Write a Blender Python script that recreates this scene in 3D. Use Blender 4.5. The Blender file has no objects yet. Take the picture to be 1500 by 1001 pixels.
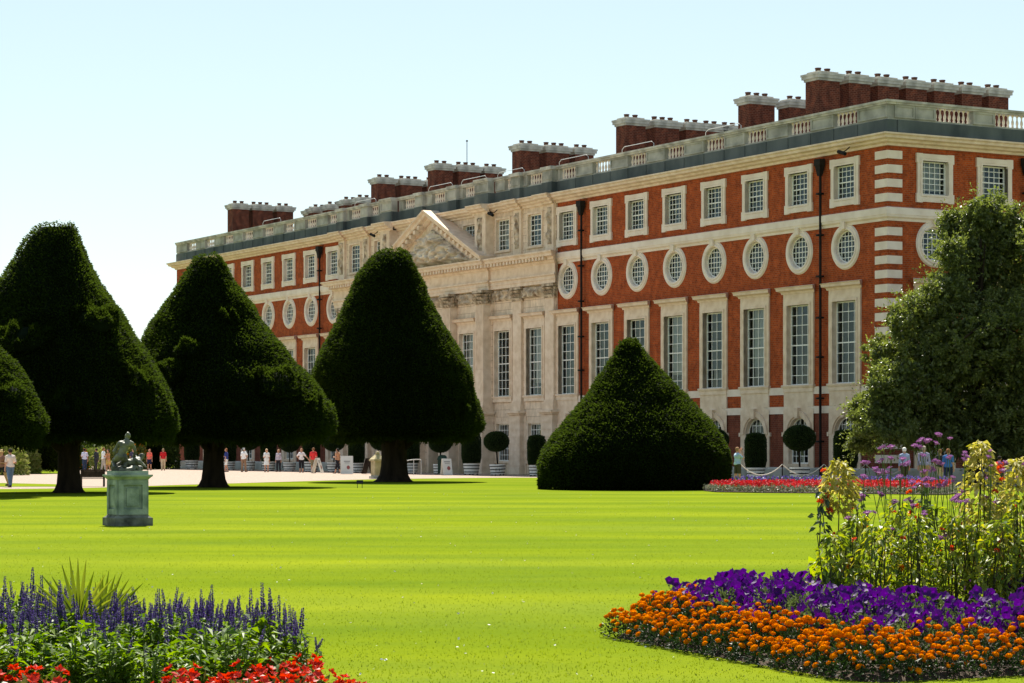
import bpy, math, random
import numpy as np
from mathutils import Matrix, Vector
R = math.radians
random.seed(7)
rng = np.random.default_rng(11)
sc = bpy.context.scene
COL = sc.collection

# ------------------------------------------------------------------ camera geometry
F, HX, HY, EYE = 3500.0, 750.0, 658.0, 1.65      # focal length / horizon in photo pixels (1500 wide), eye height in metres
def gx(px, Y): return (px - HX) / F * Y
def gz(py, Y): return EYE + (HY - py) / F * Y
def gY(py): return F * EYE / (py - HY)
cam_d = bpy.data.cameras.new('camera'); cam = bpy.data.objects.new('camera', cam_d); COL.objects.link(cam)
cam.location = (0, 0, EYE); cam.rotation_euler = (R(90), 0, 0)
cam_d.sensor_width = 36; cam_d.lens = F / 1500 * 36; cam_d.shift_y = (HY - 500.5) / 1500
cam_d.clip_end = 3000; cam_d.clip_start = 0.5
sc.camera = cam

# ------------------------------------------------------------------ light
SUN_EL, SUN_AZ = 54.0, -3.0                       # azimuth from +Y, negative = left
w = bpy.data.worlds.new('World'); sc.world = w; w.use_nodes = True
nt = w.node_tree; bg = nt.nodes['Background']
sky = nt.nodes.new('ShaderNodeTexSky'); sky.sky_type = 'NISHITA'; sky.sun_disc = False
sky.sun_elevation = R(SUN_EL); sky.sun_rotation = R(SUN_AZ); sky.air_density = 1.0; sky.dust_density = 0.0; sky.ozone_density = 1.0
gm = nt.nodes.new('ShaderNodeGamma'); gm.inputs[1].default_value = 0.55          # hazy bright day: evens out the sky's brightness
tn = nt.nodes.new('ShaderNodeMix'); tn.data_type = 'RGBA'; tn.blend_type = 'MULTIPLY'; tn.inputs[0].default_value = 1.0; tn.inputs[7].default_value = (1.0, 1.03, 0.985, 1)
nt.links.new(sky.outputs[0], gm.inputs[0]); nt.links.new(gm.outputs[0], tn.inputs[6]); nt.links.new(tn.outputs[2], bg.inputs[0]); bg.inputs[1].default_value = 0.115
sl = bpy.data.lights.new('sun', 'SUN'); sl.energy = 4.1; sl.angle = R(0.5); sl.color = (1.0, 0.94, 0.82)
so = bpy.data.objects.new('sun', sl); COL.objects.link(so)
sd = Vector((math.sin(R(SUN_AZ)) * math.cos(R(SUN_EL)), math.cos(R(SUN_AZ)) * math.cos(R(SUN_EL)), math.sin(R(SUN_EL))))
so.rotation_euler = sd.to_track_quat('Z', 'Y').to_euler(); so.location = (0, 60, 80)
vs = sc.view_settings; vs.view_transform = 'Standard'; vs.look = 'None'; vs.gamma = 1.0; vs.exposure = 1.55
sc.cycles.max_bounces = 8; sc.cycles.transparent_max_bounces = 12; sc.cycles.diffuse_bounces = 4

# ------------------------------------------------------------------ materials
MATS = {}
def _base(name):
    m = bpy.data.materials.new(name); m.use_nodes = True
    n = m.node_tree.nodes; l = m.node_tree.links
    return m, n, l, n['Principled BSDF']
def pmat(name, c1, c2=None, scale=3.0, rough=0.8, bump=0.0, bscale=None, spec=0.3, detail=5, metallic=0.0, stretch=None, coords='Object', contrast=(0.35, 0.65)):
    m, n, l, b = _base(name)
    b.inputs['Roughness'].default_value = rough; b.inputs['Specular IOR Level'].default_value = spec; b.inputs['Metallic'].default_value = metallic
    b.inputs['Base Color'].default_value = (*c1, 1)
    if c2 is not None:
        tc = n.new('ShaderNodeTexCoord'); mp = n.new('ShaderNodeMapping'); mp.inputs['Scale'].default_value = stretch or (1, 1, 1)
        nz = n.new('ShaderNodeTexNoise'); nz.inputs['Scale'].default_value = scale; nz.inputs['Detail'].default_value = detail
        cr = n.new('ShaderNodeValToRGB'); cr.color_ramp.elements[0].position = contrast[0]; cr.color_ramp.elements[1].position = contrast[1]
        cr.color_ramp.elements[0].color = (*c1, 1); cr.color_ramp.elements[1].color = (*c2, 1)
        l.new(tc.outputs[coords], mp.inputs[0]); l.new(mp.outputs[0], nz.inputs[0]); l.new(nz.outputs[0], cr.inputs[0]); l.new(cr.outputs[0], b.inputs['Base Color'])
        if bump:
            nb = n.new('ShaderNodeTexNoise'); nb.inputs['Scale'].default_value = bscale or scale * 4; nb.inputs['Detail'].default_value = 4
            l.new(mp.outputs[0], nb.inputs[0])
            bp = n.new('ShaderNodeBump'); bp.inputs['Strength'].default_value = bump; bp.inputs['Distance'].default_value = 0.05
            l.new(nb.outputs[0], bp.inputs['Height']); l.new(bp.outputs[0], b.inputs['Normal'])
    MATS[name] = m; return m
def leafmat(name, c1, c2, trans=0.35, rough=0.55, spec=0.3, tcol=None, c3=None):
    m, n, l, b = _base(name)
    g = n.new('ShaderNodeNewGeometry'); cr = n.new('ShaderNodeValToRGB')
    cr.color_ramp.elements[0].color = (*c1, 1); cr.color_ramp.elements[1].color = (*c2, 1)
    if c3 is not None:
        e = cr.color_ramp.elements.new(0.85); e.color = (*c2, 1); cr.color_ramp.elements[2].color = (*c3, 1)
    l.new(g.outputs['Random Per Island'], cr.inputs[0]); l.new(cr.outputs[0], b.inputs['Base Color'])
    b.inputs['Roughness'].default_value = rough; b.inputs['Specular IOR Level'].default_value = spec
    if trans > 0:
        t = n.new('ShaderNodeBsdfTranslucent'); mx = n.new('ShaderNodeMixShader'); mx.inputs[0].default_value = trans
        if tcol is None:
            hs = n.new('ShaderNodeHueSaturation'); hs.inputs['Value'].default_value = 1.35; hs.inputs['Saturation'].default_value = 1.1
            l.new(cr.outputs[0], hs.inputs['Color']); l.new(hs.outputs[0], t.inputs['Color'])
        else: t.inputs['Color'].default_value = (*tcol, 1)
        l.new(b.outputs[0], mx.inputs[1]); l.new(t.outputs[0], mx.inputs[2])
        l.new(mx.outputs[0], n['Material Output'].inputs[0])
    MATS[name] = m; return m
def brickmat(name, c1, c2, mortar, blot):
    m, n, l, b = _base(name)
    tc = n.new('ShaderNodeTexCoord'); sp = n.new('ShaderNodeSeparateXYZ'); l.new(tc.outputs['Object'], sp.inputs[0])
    su = n.new('ShaderNodeMath'); su.operation = 'SUBTRACT'; l.new(sp.outputs[0], su.inputs[0]); l.new(sp.outputs[1], su.inputs[1])
    cb = n.new('ShaderNodeCombineXYZ'); l.new(su.outputs[0], cb.inputs[0]); l.new(sp.outputs[2], cb.inputs[1])
    bt = n.new('ShaderNodeTexBrick'); l.new(cb.outputs[0], bt.inputs[0])
    bt.inputs['Scale'].default_value = 1.0; bt.inputs['Brick Width'].default_value = 0.24; bt.inputs['Row Height'].default_value = 0.105
    bt.inputs['Mortar Size'].default_value = 0.012; bt.inputs['Bias'].default_value = -0.1
    bt.inputs['Color1'].default_value = (*c1, 1); bt.inputs['Color2'].default_value = (*c2, 1); bt.inputs['Mortar'].default_value = (*mortar, 1)
    nz = n.new('ShaderNodeTexNoise'); nz.inputs['Scale'].default_value = 1.7; nz.inputs['Detail'].default_value = 8; nz.inputs['Roughness'].default_value = 0.65
    mp = n.new('ShaderNodeMapping'); mp.inputs['Scale'].default_value = (1.6, 0.8, 1); l.new(cb.outputs[0], mp.inputs[0]); l.new(mp.outputs[0], nz.inputs[0])
    cr = n.new('ShaderNodeValToRGB'); cr.color_ramp.elements[0].position = 0.36; cr.color_ramp.elements[1].position = 0.64
    cr.color_ramp.elements[0].color = (*blot, 1); cr.color_ramp.elements[1].color = (1.12, 1.12, 1.12, 1)
    mx = n.new('ShaderNodeMix'); mx.data_type = 'RGBA'; mx.blend_type = 'MULTIPLY'; mx.inputs[0].default_value = 1.0
    l.new(nz.outputs[0], cr.inputs[0]); l.new(bt.outputs[0], mx.inputs[6]); l.new(cr.outputs[0], mx.inputs[7]); l.new(mx.outputs[2], b.inputs['Base Color'])
    b.inputs['Roughness'].default_value = 0.9; b.inputs['Specular IOR Level'].default_value = 0.15
    bp = n.new('ShaderNodeBump'); bp.inputs['Strength'].default_value = 0.4; bp.inputs['Distance'].default_value = 0.02
    l.new(bt.outputs['Fac'], bp.inputs['Height']); bp.invert = True; l.new(bp.outputs[0], b.inputs['Normal'])
    MATS[name] = m; return m

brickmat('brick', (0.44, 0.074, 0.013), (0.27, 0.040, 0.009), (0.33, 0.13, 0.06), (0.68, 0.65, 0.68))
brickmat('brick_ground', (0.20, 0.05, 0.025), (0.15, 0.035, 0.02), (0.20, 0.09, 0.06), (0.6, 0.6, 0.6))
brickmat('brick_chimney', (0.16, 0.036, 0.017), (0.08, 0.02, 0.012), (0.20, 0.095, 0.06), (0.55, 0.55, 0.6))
pmat('stone', (0.64, 0.49, 0.355), (0.78, 0.63, 0.49), 2.2, 0.85, 0.15, 9, 0.2, detail=8)
pmat('stone_white', (0.70, 0.585, 0.485), (0.82, 0.71, 0.61), 1.3, 0.85, 0.1, 9, 0.2, detail=8)
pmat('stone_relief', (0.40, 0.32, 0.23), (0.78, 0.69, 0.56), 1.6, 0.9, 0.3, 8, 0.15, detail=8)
brickmat('ashlar', (0.76, 0.61, 0.465), (0.68, 0.535, 0.40), (0.42, 0.31, 0.22), (0.80, 0.78, 0.76))
for _n in MATS['ashlar'].node_tree.nodes:
    if _n.type == 'TEX_BRICK': _n.inputs['Brick Width'].default_value = 1.3; _n.inputs['Row Height'].default_value = 0.47; _n.inputs['Mortar Size'].default_value = 0.014
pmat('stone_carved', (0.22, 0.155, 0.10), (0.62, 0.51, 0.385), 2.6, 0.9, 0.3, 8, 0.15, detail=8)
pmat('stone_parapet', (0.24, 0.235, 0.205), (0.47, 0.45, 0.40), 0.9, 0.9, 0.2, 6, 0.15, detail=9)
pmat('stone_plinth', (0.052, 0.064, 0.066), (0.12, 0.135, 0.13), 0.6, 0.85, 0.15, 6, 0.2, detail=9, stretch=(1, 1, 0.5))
pmat('stone_cap', (0.30, 0.285, 0.25), (0.58, 0.545, 0.48), 1.5, 0.9, 0.2, 6, 0.15)
pmat('lead', (0.12, 0.14, 0.15), (0.2, 0.22, 0.23), 1.0, 0.6, 0, None, 0.4)
pmat('sash_white', (0.80, 0.79, 0.74), None, rough=0.5)
pmat('iron', (0.010, 0.010, 0.011), (0.022, 0.018, 0.015), 3, 0.7, 0, None, 0.1)
pmat('pot_clay', (0.05, 0.022, 0.016), (0.10, 0.045, 0.03), 4)
pmat('rail_white', (0.5, 0.5, 0.48), None, rough=0.4)
pmat('curtain', (0.66, 0.64, 0.60), (0.74, 0.72, 0.68), 2)
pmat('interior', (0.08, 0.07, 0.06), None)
m, n, l, b = _base('glass'); MATS['glass'] = m
tr = n.new('ShaderNodeBsdfTransparent'); tr.inputs[0].default_value = (0.72, 0.76, 0.76, 1)
gl = n.new('ShaderNodeBsdfGlossy'); gl.inputs['Roughness'].default_value = 0.03; gl.inputs[0].default_value = (0.58, 0.72, 0.76, 1)
fr = n.new('ShaderNodeFresnel'); fr.inputs[0].default_value = 1.62
mx = n.new('ShaderNodeMixShader'); l.new(fr.outputs[0], mx.inputs[0]); l.new(tr.outputs[0], mx.inputs[1]); l.new(gl.outputs[0], mx.inputs[2])
l.new(mx.outputs[0], n['Material Output'].inputs[0])

leafmat('yew_leaf', (0.0025, 0.0055, 0.001), (0.008, 0.0155, 0.002), 0.34, 0.65, 0.04, tcol=(0.068, 0.11, 0.008))
pmat('yew_core', (0.004, 0.008, 0.003), None, rough=0.95, spec=0.05)
pmat('bark', (0.012, 0.009, 0.006), (0.028, 0.020, 0.013), 4, 0.95, 0.5, 10, 0.1, stretch=(1, 1, 0.25))
leafmat('tree_leaf', (0.016, 0.028, 0.008), (0.17, 0.20, 0.06), 0.38, 0.36, 0.4, tcol=(0.25, 0.31, 0.045))
leafmat('box_leaf', (0.012, 0.028, 0.007), (0.038, 0.066, 0.014), 0.2, 0.55, 0.25)
leafmat('far_leaf', (0.02, 0.04, 0.01), (0.09, 0.13, 0.02), 0.3, 0.6, 0.2)
leafmat('shrub_leaf', (0.10, 0.15, 0.02), (0.30, 0.30, 0.10), 0.35, 0.6, 0.2)
leafmat('salvia_leaf', (0.045, 0.095, 0.008), (0.18, 0.27, 0.018), 0.42, 0.5, 0.22)
leafmat('salvia_flower', (0.035, 0.022, 0.09), (0.19, 0.125, 0.40), 0.25, 0.7, 0.2)
leafmat('stem', (0.05, 0.09, 0.015), (0.09, 0.14, 0.02), 0.0, 0.6, 0.2)
leafmat('dark_stem', (0.03, 0.035, 0.012), (0.06, 0.06, 0.02), 0.0, 0.7, 0.2)
leafmat('begonia_flower', (0.40, 0.010, 0.004), (0.62, 0.035, 0.008), 0.3, 0.5, 0.3)
leafmat('begonia_leaf', (0.05, 0.075, 0.012), (0.14, 0.12, 0.03), 0.35, 0.4, 0.4)
leafmat('marigold_flower', (0.56, 0.125, 0.001), (0.76, 0.235, 0.001), 0.12, 0.8, 0.0)
leafmat('marigold_leaf', (0.010, 0.024, 0.006), (0.035, 0.07, 0.012), 0.2, 0.5, 0.3)
leafmat('petunia_flower', (0.040, 0.006, 0.095), (0.13, 0.022, 0.26), 0.35, 0.6, 0.2)
leafmat('petunia_leaf', (0.045, 0.07, 0.02), (0.14, 0.18, 0.06), 0.35, 0.6, 0.2)
leafmat('abutilon_leaf', (0.26, 0.25, 0.03), (0.46, 0.40, 0.10), 0.42, 0.5, 0.3, c3=(0.56, 0.50, 0.27))
leafmat('mixed_leaf', (0.07, 0.12, 0.012), (0.27, 0.31, 0.03), 0.45, 0.45, 0.4, c3=(0.42, 0.36, 0.04))
leafmat('dark_leaf', (0.015, 0.03, 0.012), (0.05, 0.085, 0.02), 0.3, 0.35, 0.5, c3=(0.25, 0.27, 0.19))
leafmat('verbena_flower', (0.22, 0.08, 0.22), (0.40, 0.19, 0.40), 0.3, 0.7, 0.2)
leafmat('red_flower', (0.50, 0.02, 0.015), (0.65, 0.10, 0.03), 0.3, 0.5, 0.3)
leafmat('canna_leaf', (0.22, 0.31, 0.01), (0.30, 0.36, 0.015), 0.55, 0.35, 0.5)
leafmat('palm_leaf', (0.07, 0.11, 0.010), (0.20, 0.23, 0.03), 0.35, 0.35, 0.5)
leafmat('far_red', (0.42, 0.022, 0.028), (0.56, 0.08, 0.08), 0.25, 0.6, 0.2)
leafmat('far_silver', (0.09, 0.10, 0.06), (0.26, 0.26, 0.19), 0.2, 0.6, 0.2)
leafmat('far_blue', (0.10, 0.07, 0.28), (0.20, 0.15, 0.42), 0.2, 0.6, 0.2)
leafmat('grass_blade', (0.135, 0.185, 0.006), (0.18, 0.225, 0.010), 0.4, 0.5, 0.25)
pmat('soil', (0.035, 0.022, 0.013), (0.07, 0.045, 0.028), 9, 0.95, 0.6, 30)
pmat('gravel', (0.27, 0.205, 0.165), (0.37, 0.295, 0.245), 26, 0.95, 0.5, 60, 0.1, detail=8)
pmat('bronze', (0.035, 0.04, 0.028), (0.15, 0.155, 0.105), 5, 0.55, 0.3, 16, 0.4, detail=8)
pmat('pedestal_stone', (0.12, 0.165, 0.135), (0.29, 0.35, 0.295), 3.0, 0.9, 0.2, 20, 0.2, detail=9)
pmat('pedestal_dark', (0.05, 0.055, 0.045), (0.17, 0.18, 0.15), 4.0, 0.9, 0.3, 20, 0.2, detail=9)
pmat('wood_dark', (0.02, 0.014, 0.010), (0.045, 0.03, 0.02), 6, 0.7, 0.2, 20, 0.2)
pmat('tub_white', (0.68, 0.68, 0.64), (0.76, 0.76, 0.72), 2, 0.6)
pmat('black_paint', (0.012, 0.012, 0.012), None, rough=0.5)
pmat('green_paint', (0.012, 0.04, 0.022), None, rough=0.45)
pmat('board_white', (0.66, 0.66, 0.60), (0.74, 0.73, 0.68), 2, 0.6)
pmat('board_print', (0.30, 0.09, 0.08), None, rough=0.6)
pmat('board_text', (0.25, 0.25, 0.24), None, rough=0.6)
pmat('rope', (0.62, 0.58, 0.50), (0.72, 0.68, 0.6), 30, 0.9)
pmat('stone_yellow', (0.34, 0.28, 0.15), (0.5, 0.42, 0.25), 3, 0.9, 0.2)
pmat('skin', (0.52, 0.27, 0.17), (0.58, 0.32, 0.21), 6, 0.55)
_cloth = {}
def cloth(c):
    k = tuple(c)
    if k not in _cloth:
        _cloth[k] = pmat('cloth_%d' % len(_cloth), c, tuple(min(1, v * 1.25 + 0.01) for v in c), 5, 0.9, 0.2, 14, 0.15)
    return _cloth[k]

# lawn: mowing bands, worn and yellowed patches, fine blades
m, n, l, b = _base('lawn'); MATS['lawn'] = m
tc = n.new('ShaderNodeTexCoord')
def _nz(scale, detail, st, rough=0.5):
    mp = n.new('ShaderNodeMapping'); mp.inputs['Scale'].default_value = st; mp.inputs['Rotation'].default_value = (0, 0, 0.06); l.new(tc.outputs['Object'], mp.inputs[0])
    z = n.new('ShaderNodeTexNoise'); z.inputs['Scale'].default_value = scale; z.inputs['Detail'].default_value = detail; z.inputs['Roughness'].default_value = rough
    l.new(mp.outputs[0], z.inputs[0]); return z
def _ramp(src, p0, p1, c0, c1):
    cr = n.new('ShaderNodeValToRGB'); cr.color_ramp.elements[0].position = p0; cr.color_ramp.elements[1].position = p1
    cr.color_ramp.elements[0].color = (*c0, 1); cr.color_ramp.elements[1].color = (*c1, 1); l.new(src.outputs[0], cr.inputs[0]); return cr
def _mix(a, bb, fac_node=None, mode='MIX', fac=1.0):
    mm = n.new('ShaderNodeMix'); mm.data_type = 'RGBA'; mm.blend_type = mode; mm.inputs[0].default_value = fac
    if fac_node is not None: l.new(fac_node.outputs[0], mm.inputs[0])
    l.new(a, mm.inputs[6]); l.new(bb, mm.inputs[7]); return mm
band = _nz(0.27, 3, (0.14, 1.0, 1), 0.5)                # long bands across the view
c_band = _ramp(band, 0.30, 0.70, (0.104, 0.152, 0.007), (0.160, 0.200, 0.011))
patch = _nz(0.35, 6, (0.5, 1, 1), 0.6)
c_patch = _ramp(patch, 0.32, 0.7, (0.80, 0.86, 1.5), (1.14, 1.08, 1.0))
fine = _nz(14, 8, (1, 1, 1), 0.75)
c_fine = _ramp(fine, 0.3, 0.7, (0.90, 0.92, 0.92), (1.10, 1.07, 1.07))
m1 = _mix(c_band.outputs[0], c_patch.outputs[0], None, 'MULTIPLY'); m2 = _mix(m1.outputs[2], c_fine.outputs[0], None, 'MULTIPLY')
l.new(m2.outputs[2], b.inputs['Base Color']); b.inputs['Roughness'].default_value = 1.0; b.inputs['Specular IOR Level'].default_value = 0.0
bp = n.new('ShaderNodeBump'); bp.inputs['Strength'].default_value = 0.6; bp.inputs['Distance'].default_value = 0.03
l.new(fine.outputs[0], bp.inputs['Height']); l.new(bp.outputs[0], b.inputs['Normal'])

# ------------------------------------------------------------------ object helpers
def tag(o, label=None, cat=None, group=None, kind=None):
    if label: o['label'] = label
    if cat: o['category'] = cat
    if group: o['group'] = group
    if kind: o['kind'] = kind
    return o
def link(name, data, parent=None, loc=None, rz=None):
    o = bpy.data.objects.new(name, data); COL.objects.link(o)
    if parent is not None: o.parent = parent
    if loc is not None: o.location = loc
    if rz is not None: o.rotation_euler = (0, 0, rz)
    return o
def thing(name, label, cat, loc=(0, 0, 0), rz=0.0, group=None):
    return tag(link(name, None, None, loc, rz), label, cat, group)
def kids(o): return [c for c in COL.objects if c.parent == o]
def dup(root, loc, rz=0.0, scale=None, tree=None):
    """copy of a thing with copies of its parts and their sub-parts (mesh data shared)"""
    r = root.copy(); COL.objects.link(r); r.location = loc; r.rotation_euler = (0, 0, rz)
    if scale is not None: r.scale = (scale,) * 3
    for ch, gs in tree:
        c = ch.copy(); COL.objects.link(c); c.parent = r
        for g in gs:
            d = g.copy(); COL.objects.link(d); d.parent = c
    return r
def treeof(root):
    return [(c, list(c.children)) for c in root.children]

class MB:
    """collects polygons (python) and quad / tri arrays (numpy); build() links them as ONE mesh object"""
    def __init__(s): s.V = []; s.F = []; s.M = []; s.nv = 0; s.T = None; s.flip = False
    def add(s, v, f, mi=0):
        v = np.asarray(v, float).reshape(-1, 3)
        if s.T is not None: v = v @ s.T[0].T + s.T[1]
        f = np.asarray(f, int)
        if s.flip: f = f[:, ::-1]
        s.V.append(v); s.F.append(f + s.nv); s.M.append(np.full(len(f), mi)); s.nv += len(v)
    def poly(s, v, mi=0): s.add(v, [list(range(len(v)))], mi)
    def box(s, x0, x1, y0, y1, z0, z1, mi=0):
        v = [(x, y, z) for z in (z0, z1) for y in (y0, y1) for x in (x0, x1)]
        s.add(v, [(0, 2, 3, 1), (4, 5, 7, 6), (0, 1, 5, 4), (1, 3, 7, 5), (3, 2, 6, 7), (2, 0, 4, 6)], mi)
    def frustum(s, cx, cy, w0, d0, w1, d1, z0, z1, mi=0):
        v = []
        for (w, d, z) in ((w0, d0, z0), (w1, d1, z1)):
            v += [(cx - w / 2, cy - d / 2, z), (cx + w / 2, cy - d / 2, z), (cx - w / 2, cy + d / 2, z), (cx + w / 2, cy + d / 2, z)]
        s.add(v, [(0, 2, 3, 1), (4, 5, 7, 6), (0, 1, 5, 4), (1, 3, 7, 5), (3, 2, 6, 7), (2, 0, 4, 6)], mi)
    def profile(s, pts, x0, x1, mi=0, m0=0.0, m1=0.0):
        """(y,z) outline swept along x; m0/m1 mitre the ends by y"""
        k = len(pts); v = [(x0 - m0 * y, y, z) for y, z in pts] + [(x1 + m1 * y, y, z) for y, z in pts]
        s.add(v, [(i, (i + 1) % k, k + (i + 1) % k, k + i) for i in range(k)], mi)
        s.poly([(x0 - m0 * y, y, z) for y, z in pts][::-1], mi); s.poly([(x1 + m1 * y, y, z) for y, z in pts], mi)
    def lathe(s, pr, cx=0, cy=0, seg=12, mi=0):
        k = len(pr); v = []; f = []
        for r, z in pr:
            for j in range(seg):
                a = 2 * math.pi * j / seg; v.append((cx + r * math.cos(a), cy + r * math.sin(a), z))
        for i in range(k - 1):
            for j in range(seg):
                f.append((i * seg + j, i * seg + (j + 1) % seg, (i + 1) * seg + (j + 1) % seg, (i + 1) * seg + j))
        s.add(v, f, mi)
        s.poly(v[-seg:], mi); s.poly(v[:seg][::-1], mi)
    def tube(s, pts, rad, seg=6, mi=0):
        pts = np.asarray(pts, float); k = len(pts); rad = np.broadcast_to(np.asarray(rad, float), (k,))
        t = np.gradient(pts, axis=0); t /= np.linalg.norm(t, axis=1)[:, None] + 1e-9
        ref = np.where(np.abs(t[:, 2:3]) > 0.9, np.array([[1., 0, 0]]), np.array([[0, 0, 1.]]))
        a = np.cross(t, ref); a /= np.linalg.norm(a, axis=1)[:, None] + 1e-9; b_ = np.cross(t, a)
        ang = np.arange(seg) * 2 * math.pi / seg
        v = pts[:, None, :] + rad[:, None, None] * (np.cos(ang)[None, :, None] * a[:, None, :] + np.sin(ang)[None, :, None] * b_[:, None, :])
        f = [(i * seg + j, i * seg + (j + 1) % seg, (i + 1) * seg + (j + 1) % seg, (i + 1) * seg + j) for i in range(k - 1) for j in range(seg)]
        s.add(v.reshape(-1, 3), f, mi)
        s.poly(v[0][::-1], mi); s.poly(v[-1], mi)
    def wall(s, x0, x1, z0, z1, holes, y, mi=0):
        """flat wall at depth y, cut around rectangular holes (xa, xb, za, zb)"""
        xs = sorted({x0, x1} | {min(max(v, x0), x1) for h in holes for v in h[:2]})
        zs = sorted({z0, z1} | {min(max(v, z0), z1) for h in holes for v in h[2:]})
        for a, b_ in zip(xs, xs[1:]):
            cx = (a + b_) / 2; run = None
            col = [h for h in holes if h[0] < cx < h[1]]
            for c, d in zip(zs, zs[1:]):
                cz = (c + d) / 2
                if any(h[2] < cz < h[3] for h in col):
                    if run: s.add([(a, y, run[0]), (b_, y, run[0]), (b_, y, run[1]), (a, y, run[1])], [(1, 0, 3, 2)], mi); run = None
                else: run = (run[0], d) if run else (c, d)
            if run: s.add([(a, y, run[0]), (b_, y, run[0]), (b_, y, run[1]), (a, y, run[1])], [(1, 0, 3, 2)], mi)
    def leaves(s, P, D, L, W, mi=0, fold=0.25, nrm=None, droop=0.0):
        """folded leaf (5 verts, 2 quads) at each point P along direction D"""
        P = np.asarray(P, float); N = len(P)
        if N == 0: return
        D = D / (np.linalg.norm(D, axis=1)[:, None] + 1e-9)
        if nrm is None: nrm = rng.normal(size=(N, 3))
        S = np.cross(D, nrm); S /= np.linalg.norm(S, axis=1)[:, None] + 1e-9
        U = np.cross(S, D)
        L = np.broadcast_to(L, (N,))[:, None]; W = np.broadcast_to(W, (N,))[:, None]
        mid = P + D * L * 0.5
        tip = P + D * L - np.array([0, 0, 1.0]) * droop * L
        V = np.stack([P, mid + S * W * 0.5, tip, mid - S * W * 0.5, mid - U * W * fold], 1)
        i = np.arange(N)[:, None] * 5
        f = np.concatenate([i + np.array([[0, 1, 2, 4]]), i + np.array([[0, 4, 2, 3]])], 0)
        s.add(V.reshape(-1, 3), f, mi)
    def mesh(s, name, mats, smooth=False):
        me = bpy.data.meshes.new(name)
        V = np.concatenate(s.V) if s.V else np.zeros((0, 3))
        me.vertices.add(len(V)); me.vertices.foreach_set('co', V.astype(np.float32).ravel())
        tot = np.concatenate([np.full(len(f), f.shape[1]) for f in s.F]); li = np.concatenate([f.ravel() for f in s.F])
        me.loops.add(len(li)); me.loops.foreach_set('vertex_index', li.astype(np.int32))
        me.polygons.add(len(tot)); st = np.concatenate([[0], np.cumsum(tot)[:-1]])
        me.polygons.foreach_set('loop_start', st.astype(np.int32)); me.polygons.foreach_set('loop_total', tot.astype(np.int32))
        for m_ in (mats if isinstance(mats, (list, tuple)) else [mats]): me.materials.append(MATS[m_] if isinstance(m_, str) else m_)
        me.polygons.foreach_set('material_index', np.concatenate(s.M).astype(np.int32))
        me.polygons.foreach_set('use_smooth', np.full(len(tot), bool(smooth)))
        me.update(calc_edges=True); me.validate(); return me
    def build(s, name, mats, parent=None, smooth=False, loc=None, rz=None):
        return link(name, s.mesh(name, mats, smooth), parent, loc, rz)

class Lump:
    """smooth lumpy field in 3-D made of random sine waves"""
    def __init__(s, seed, freq, k=14):
        r = np.random.default_rng(seed); d = r.normal(size=(k, 3)); d /= np.linalg.norm(d, axis=1)[:, None]
        s.k = d * freq * r.uniform(0.5, 1.8, (k, 1)); s.p = r.uniform(0, 6.28, k)
    def __call__(s, P): return np.sin(np.asarray(P) @ s.k.T + s.p).sum(-1) / math.sqrt(len(s.p) / 2.0)
def unit(n_, seed_rng=None):
    v = (seed_rng or rng).normal(size=(n_, 3)); return v / np.linalg.norm(v, axis=1)[:, None]

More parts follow.
